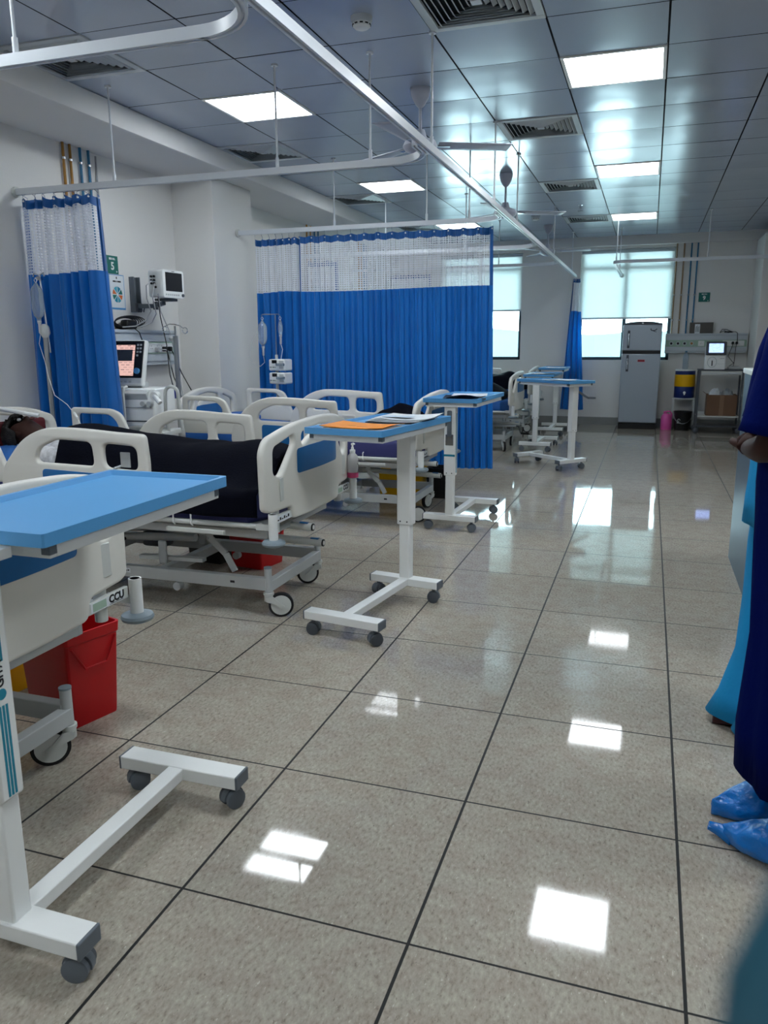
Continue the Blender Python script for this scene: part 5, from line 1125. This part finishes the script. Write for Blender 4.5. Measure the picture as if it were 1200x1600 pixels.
G().lathe([(.0, 0), (.040, 0), (.043, .01), (.043, .09), (.036, .10), (.043, .11), (.043, .19), (.03, .225), (.016, .245), (.016, .255), (0, .255)], 24).build('bottle_body', m_clearp, wb); G().cyl((0, 0, .255), (0, 0, .275), .018, n=16).build('bottle_cap', m_pblue, wb)
tr = thing('instrument_trolley', 'steel trolley with a drawer and shelf in the right back corner', 'trolley', (1.015, 12.76, 0))
G().bb(-.315, .315, -.22, .22, .925, .945).build('top_tray', m_darkgrey, tr, bevel=.004); dw = G().bb(-.275, .275, -.222, .2, .865, .922).build('drawer', m_offwhite, tr, bevel=.004); G().bb(-.27, .27, -.232, -.222, .885, .895).build('drawer_handle', m_panel_al, dw, bevel=.002)
for x in (-.295, .295):
    for y in (-.2, .2): o = G().bb(x-.013, x+.013, y-.013, y+.013, .09, .925).build('post', m_darkgrey, tr, bevel=.003); G().sph((x, y, .045), (.045, .02, .045), 16, 10).build('castor', m_darkgrey, o)
G().bb(-.29, .29, -.21, .21, .245, .262).build('shelf', m_offwhite, tr, bevel=.003); G().bb(-.29, .29, .2, .21, .262, .30).build('shelf_lip', m_offwhite, tr)
G().bb(-.29, .29, -.20, .21, .10, .115).build('shelf', m_darkgrey, tr, bevel=.003)
an = thing('blood_analyzer', 'white analyzer with a lit blue display on the trolley top', 'analyzer', (.925, 12.78, .9455))
G().loft([[(x, y, z) for x, y in rpoly([(-.14*s, -.15+o), (.14*s, -.15+o), (.14*s, .15), (-.14*s, .15)], .02, 3)] for z, s, o in ((0, 1, 0), (.20, 1, 0), (.22, .98, .02), (.39, .93, .07))]).build('analyzer_body', m_white, an, smooth=30)
T2_ = Matrix.Translation((0, -.142, .305)) @ Matrix.Rotation(math.radians(-14), 4, 'X')
g = G(); g.bb(-.142, .142, -.004, .03, -.10, .105, T2_); g.build('display_bezel', m_darkgrey, an, bevel=.016, seg=3)
uvquad('display_screen', *[T2_ @ Vector(p) for p in ((-.10, -.0052, -.065), (.10, -.0052, -.065), (.10, -.0052, .07), (-.10, -.0052, .07))], m_scr_ana, an)
g = G(); g.tube(chain(28, lambda k: (-.045+.062*math.cos(2*PI*k), -.1515, .105+.075*math.sin(2*PI*k))), .004, 6); g.build('sample_door', m_bedgrey, an); G().bb(-.052, -.036, -.154, -.148, .05, .13).build('sample_slot', m_black, an, bevel=.003); G().bb(.03, .125, -.152, -.149, .08, .083).build('panel_line', m_bedgrey, an); G().bb(.06, .12, -.152, -.149, .155, .165).build('maker_print', m_bedgrey, an)
sd2 = thing('card_reader', 'small grey box lying beside the analyzer on the trolley', 'device', (1.20, 12.80, .9455)); G().box((0, 0, .02), (.17, .13, .04)).build('reader_case', m_bedgrey, sd2, bevel=.008); G().box((0, -.03, .041), (.10, .05, .003)).build('reader_keys', m_darkgrey, sd2)
for k, (x, nm) in enumerate(((1.20, 'left'), (1.255, 'right'))):
    plug((x, YB-.0975, 1.325), 0, m_black, f'{nm} one of the two black plugs in the back wall panel', [(0, -.04, -.01), (-.01, -.06, -.06), (-.06+.04*k, -.12, -.20), (.02-.05*k, -.2, -.30), (-.05, -.35, -.34)])
cl = thing('cable_coil', 'black cable lying on the ledge of the back wall panel', 'cable', (1.13, YB-.05, 1.474)); G().tube([(-.12, 0, .006), (-.09, -.01, .06), (-.03, -.02, .055), (.05, -.01, .02), (.10, -.03, .02), (.125, -.06, .0), (.13, -.065, -.08), (.13, -.07, -.13)], .005, 6).build('cable_run', m_cable_k, cl); G().tube([(-.12, .0, .006), (-.06, .005, .04), (.0, 0, .008), (.06, .0, .02)], .005, 6).build('cable_run', m_cable_k, cl); G().box((.0, -.005, .018), (.12, .03, .02)).build('cable_adapter', m_black, cl, bevel=.006)
bx = thing('wall_box', 'flat dark box with a white slip standing on the back wall panel', 'box', (.735, YB-.055, 1.4735)); G().bb(-.17, .17, -.03, .03, 0, .165).build('box_body', m_dustbox, bx, bevel=.004); G().bb(-.095, -.02, -.0318, -.0302, .0, .14).build('box_slip', m_paper, bx, smooth=0)
for k in range(5): G().bb(-.085+.012*k, -.079+.012*k, -.0326, -.0318, .02, .10+.01*(k % 3)).build('slip_print', m_greycap, bx, smooth=0)
cb = thing('cardboard_box', 'open brown cardboard box of plastic wrappings on the trolley shelf', 'box', (1.06, 12.78, .2625))
g = G(); a, b, h = .205, .15, .31
for s in (-1, 1): g.bb(-a, a, s*b-.003, s*b+.003, 0, h); g.bb(s*a-.003, s*a+.003, -b, b, 0, h)
g.bb(-a, a, -b, b, 0, .006); g.build('box_walls', m_cardb, cb); G().bar((-a-.002, 0, h), (-a-.05, 0, h+.035), .3, .005).build('box_flap', m_cardb, cb); G().box((0, -b-.0035, .15), (.06, .001, .3)).build('box_tape', M('tan_tape', (132, 102, 78), .5), cb)
def bagf(sd_, w_, d, h): return lambda u, v: ((u-.5)*w_, (v-.5)*d, h*(math.sin(PI*u)*math.sin(PI*v))**.5+.05*noise.noise(Vector((u*5+sd_, v*5, sd_)))+.02*noise.noise(Vector((u*13, v*13+sd_, 0))))
for k, (x, nm, mt) in enumerate(((-.09, 'white crumpled wrapping', m_paper), (.07, 'clear crumpled wrapping', m_bag))):
    o = thing('plastic_wrap', f'{nm} poking out of the cardboard box', 'wrapping', (1.06+x, 12.76, .50)); G().grid(bagf(k*3.1, .20, .22, .15), 22, 22).build('wrap_sheet', mt, o, smooth=60)
# ------------------------------------------------------------------ nurse counter
ct = thing('nurse_counter', 'slate blue nurse counter along the right edge behind the standing people', 'counter', (.56, 3.0, 0))
g = G(); g.bb(0, .03, .35, 2.27, 0, .76); g.bb(0, .03, 1.95, 2.27, .76, 1.165); g.bb(0, .03, .35, 1.95, 1.06, 1.165); g.build('front_panel', m_slate, ct, bevel=.002)
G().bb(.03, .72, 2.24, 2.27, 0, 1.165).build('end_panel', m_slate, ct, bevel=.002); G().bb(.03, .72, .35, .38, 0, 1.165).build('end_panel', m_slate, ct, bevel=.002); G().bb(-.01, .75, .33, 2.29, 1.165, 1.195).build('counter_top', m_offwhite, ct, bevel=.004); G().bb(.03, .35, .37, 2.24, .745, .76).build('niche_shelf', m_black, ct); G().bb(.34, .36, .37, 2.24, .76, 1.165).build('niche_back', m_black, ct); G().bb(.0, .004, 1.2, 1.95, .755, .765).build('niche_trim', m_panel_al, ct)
yb = thing('binder', 'yellow box file standing in the dark counter niche', 'box file', (.66, 4.70, .7605)); G().bb(-.08, .08, -.05, .05, 0, .25).build('file_case', m_yellow, yb, bevel=.003); G().bb(-.0805, -.08, -.035, .035, .02, .045).build('file_label', m_paper, yb, smooth=0)
# ------------------------------------------------------------------ standing people at the right edge (facing the beds)
p1 = thing('person', 'standing person in navy scrubs and blue plastic shoe covers at the right edge', 'person', (.42, 2.15, 0), PI)
A1 = {1: [(.09, .185, 1.36), (.145, .205, 1.115), (.165, .03, 1.095), (.155, -.05, 1.105)], -1: [(.06, -.185, 1.36), (.09, -.22, 1.12), (.155, -.06, 1.15), (.155, .02, 1.16)]}
L1 = {1: [(0, .085, .88), (.01, .10, .48), (-.035, .115, .085), (.08, .062, .032)], -1: [(0, -.085, .88), (.01, -.10, .48), (-.03, -.122, .085), (.08, -.095, .032)]}
J, E_ = skeleton(A1, L1); human_body(J, E_, p1); head_details(p1, (.02, 0, 1.55))
G().loft([folds(.0, 0, z, rx, ry, am, 8, z*2, ev=.004) for z, rx, ry, am in ((.215, .122, .185, .010), (.35, .130, .19, .010), (.6, .118, .188, .008), (.85, .128, .19, .006), (1.0, .135, .185, .005), (1.12, .135, .18, .005), (1.25, .135, .185, .005), (1.34, .125, .185, .004), (1.40, .08, .12, .003), (1.425, .058, .068, .002))], False).build('scrub_gown', m_gown, p1, smooth=180, solid=.004)
for s in (1, -1):
    a, b = Vector(A1[s][0]), Vector(A1[s][1]); sleeve([a+Vector((-.01, -s*.05, .02)), a+(b-a)*.2, a+(b-a)*.5, a+(b-a)*.80, a+(b-a)*.90], [.085, .082, .078, .074, .075], 'scrub_sleeve', m_gown, p1)
    an_ = Vector(L1[s][2]); G().loft([folds(an_.x, an_.y, z, r, r, .005, 6, z*20) for z, r in ((.11, .058), (.18, .066), (.28, .075))], False).build('trouser_cuff', m_black, p1, smooth=180, solid=.003)
def shoe_cover(parent, heel, toe, seed, tail=True):
    heel = Vector(heel); toe = Vector(toe); d = (toe-heel); L = d.length; d.normalize(); sd_ = Vector((-d.y, d.x, 0)); rg = []
    for k in range(29):
        s = k/28; wv = .066*(math.sin(PI*min(1, s*.9+.08))**.45)*(1 if s < .8 else 1-.9*(s-.8)/.2*.75); hh = (.165-.115*max(0, (s-.30)/.70)**.9)*(1 if s > .08 else .7)
        ring = []
        for q in range(32):
            a = 2*PI*q/32; y = math.cos(a)*wv; z = max(.002, hh*.5+math.sin(a)*hh*.5); n_ = .013*noise.noise(Vector((s*8+seed, y*34, z*26)))+.005*noise.noise(Vector((s*24+seed, y*90, z*80)))
            ring.append(heel+d*(s*L)+sd_*(y+n_)+Vector((0, 0, max(.002, z+n_))))
        rg.append(ring)
    o = G().loft(rg).build('shoe_cover', m_shoecover, parent, smooth=180)
    if tail: G().tube([toe-d*.03+Vector((0, 0, .022)), toe+d*.01+Vector((0, 0, .026)), toe+d*.035+sd_*.01+Vector((0, 0, .032))], [.026, .017, .012], 10).build('film_tip', m_shoecover, o)
shoe_cover(p1, (-.12, .16, 0), (.145, .03, 0), 1); shoe_cover(p1, (-.10, -.13, 0), (.165, -.085, 0), 5, False)
p2 = thing('person', 'person in light blue scrubs standing behind the navy one, by the counter', 'person', (.485, 2.80, 0), PI)
A2 = {1: [(.0, .18, 1.37), (-.03, .26, 1.10), (.06, .22, .86), (.09, .21, .78)], -1: [(.0, -.18, 1.37), (-.03, -.26, 1.10), (.06, -.22, .86), (.09, -.21, .78)]}
L2 = {1: [(0, .085, .88), (.02, .09, .48), (-.02, .09, .085), (.08, .09, .03)], -1: [(0, -.085, .88), (.03, -.09, .48), (.05, -.07, .085), (.16, -.04, .03)]}
J, E_ = skeleton(A2, L2); human_body(J, E_, p2); head_details(p2, (.02, 0, 1.55))
G().loft([folds(.0, 0, z, rx, ry, am, 8, z*2, ev=.003) for z, rx, ry, am in ((.762, .148, .205, .006), (.85, .145, .20, .006), (1.0, .138, .185, .005), (1.12, .135, .175, .005), (1.25, .14, .185, .005), (1.34, .115, .185, .004), (1.40, .08, .12, .003), (1.425, .058, .068, .002))], False).build('scrub_tunic', m_scrub, p2, smooth=180, solid=.004)
for s in (1, -1):
    a, b = Vector(A2[s][0]), Vector(A2[s][1]); sleeve([a+Vector((0, -s*.05, .02)), a+(b-a)*.2, a+(b-a)*.5, a+(b-a)*.8, a+(b-a)*.9], [.085, .08, .075, .072, .073], 'scrub_sleeve', m_scrub, p2)
    hp, kn, an_, to = [Vector(q) for q in L2[s]]
    pts = [hp+Vector((0, 0, -.02)), hp*.5+kn*.5, kn, kn*.5+an_*.5, an_+Vector((.02, 0, .04)), an_+Vector((.045, 0, -.045))]
    rg = [tubering(p, (0, 0, 1), r, 30, .006, i*1.1+s) for i, (p, r) in enumerate(zip(pts, (.105, .10, .090, .092, .100, .108)))]
    G().loft(rg, False).build('trouser_leg', m_scrub, p2, smooth=180, solid=.003)
    rg = []
    for k in range(11):
        q = k/10; c = an_*(1-q)+to*q; c = Vector((an_.x-.05+q*(to.x-an_.x+.075), an_.y+(to.y-an_.y)*q, 0)); wv = .044*(math.sin(PI*min(.97, q*.85+.12))**.5); hh = .075-.035*q
        rg.append([c+Vector((0, math.cos(2*PI*i/16)*wv, max(.0, hh*.5+math.sin(2*PI*i/16)*hh*.5))) for i in range(16)])
    G().loft(rg).build('shoe', M('maroon_shoe', (58, 14, 22), .5) if 'maroon_shoe' not in MATS else MATS['maroon_shoe'], p2, smooth=60)
# unidentified out-of-focus teal object beside the viewer; its floor-length drape shape is made up
tl = thing('teal_blur_standin', 'out-of-focus unidentified teal object close to the viewer at the lower right corner, shaped as a drape', 'drape', (.0250, .062, .004))
G().loft([[(x+dx, y+dx*.4, zz) for x, y, zz in folds(0, 0, z, rr_, rr_, .0004+rr_*.05, 7, z, 40)] for z, rr_, dx in ((-.003, .13, .12), (.3, .11, .10), (.7, .08, .07), (1.0, .052, .04), (1.15, .034, .02), (1.23, .023, .008), (1.27, .0175, .003), (1.295, .0148, 0), (1.308, .0115, 0), (1.315, .007, 0), (1.318, .002, 0))]).build('drape_cloth', m_teal, tl, smooth=180)
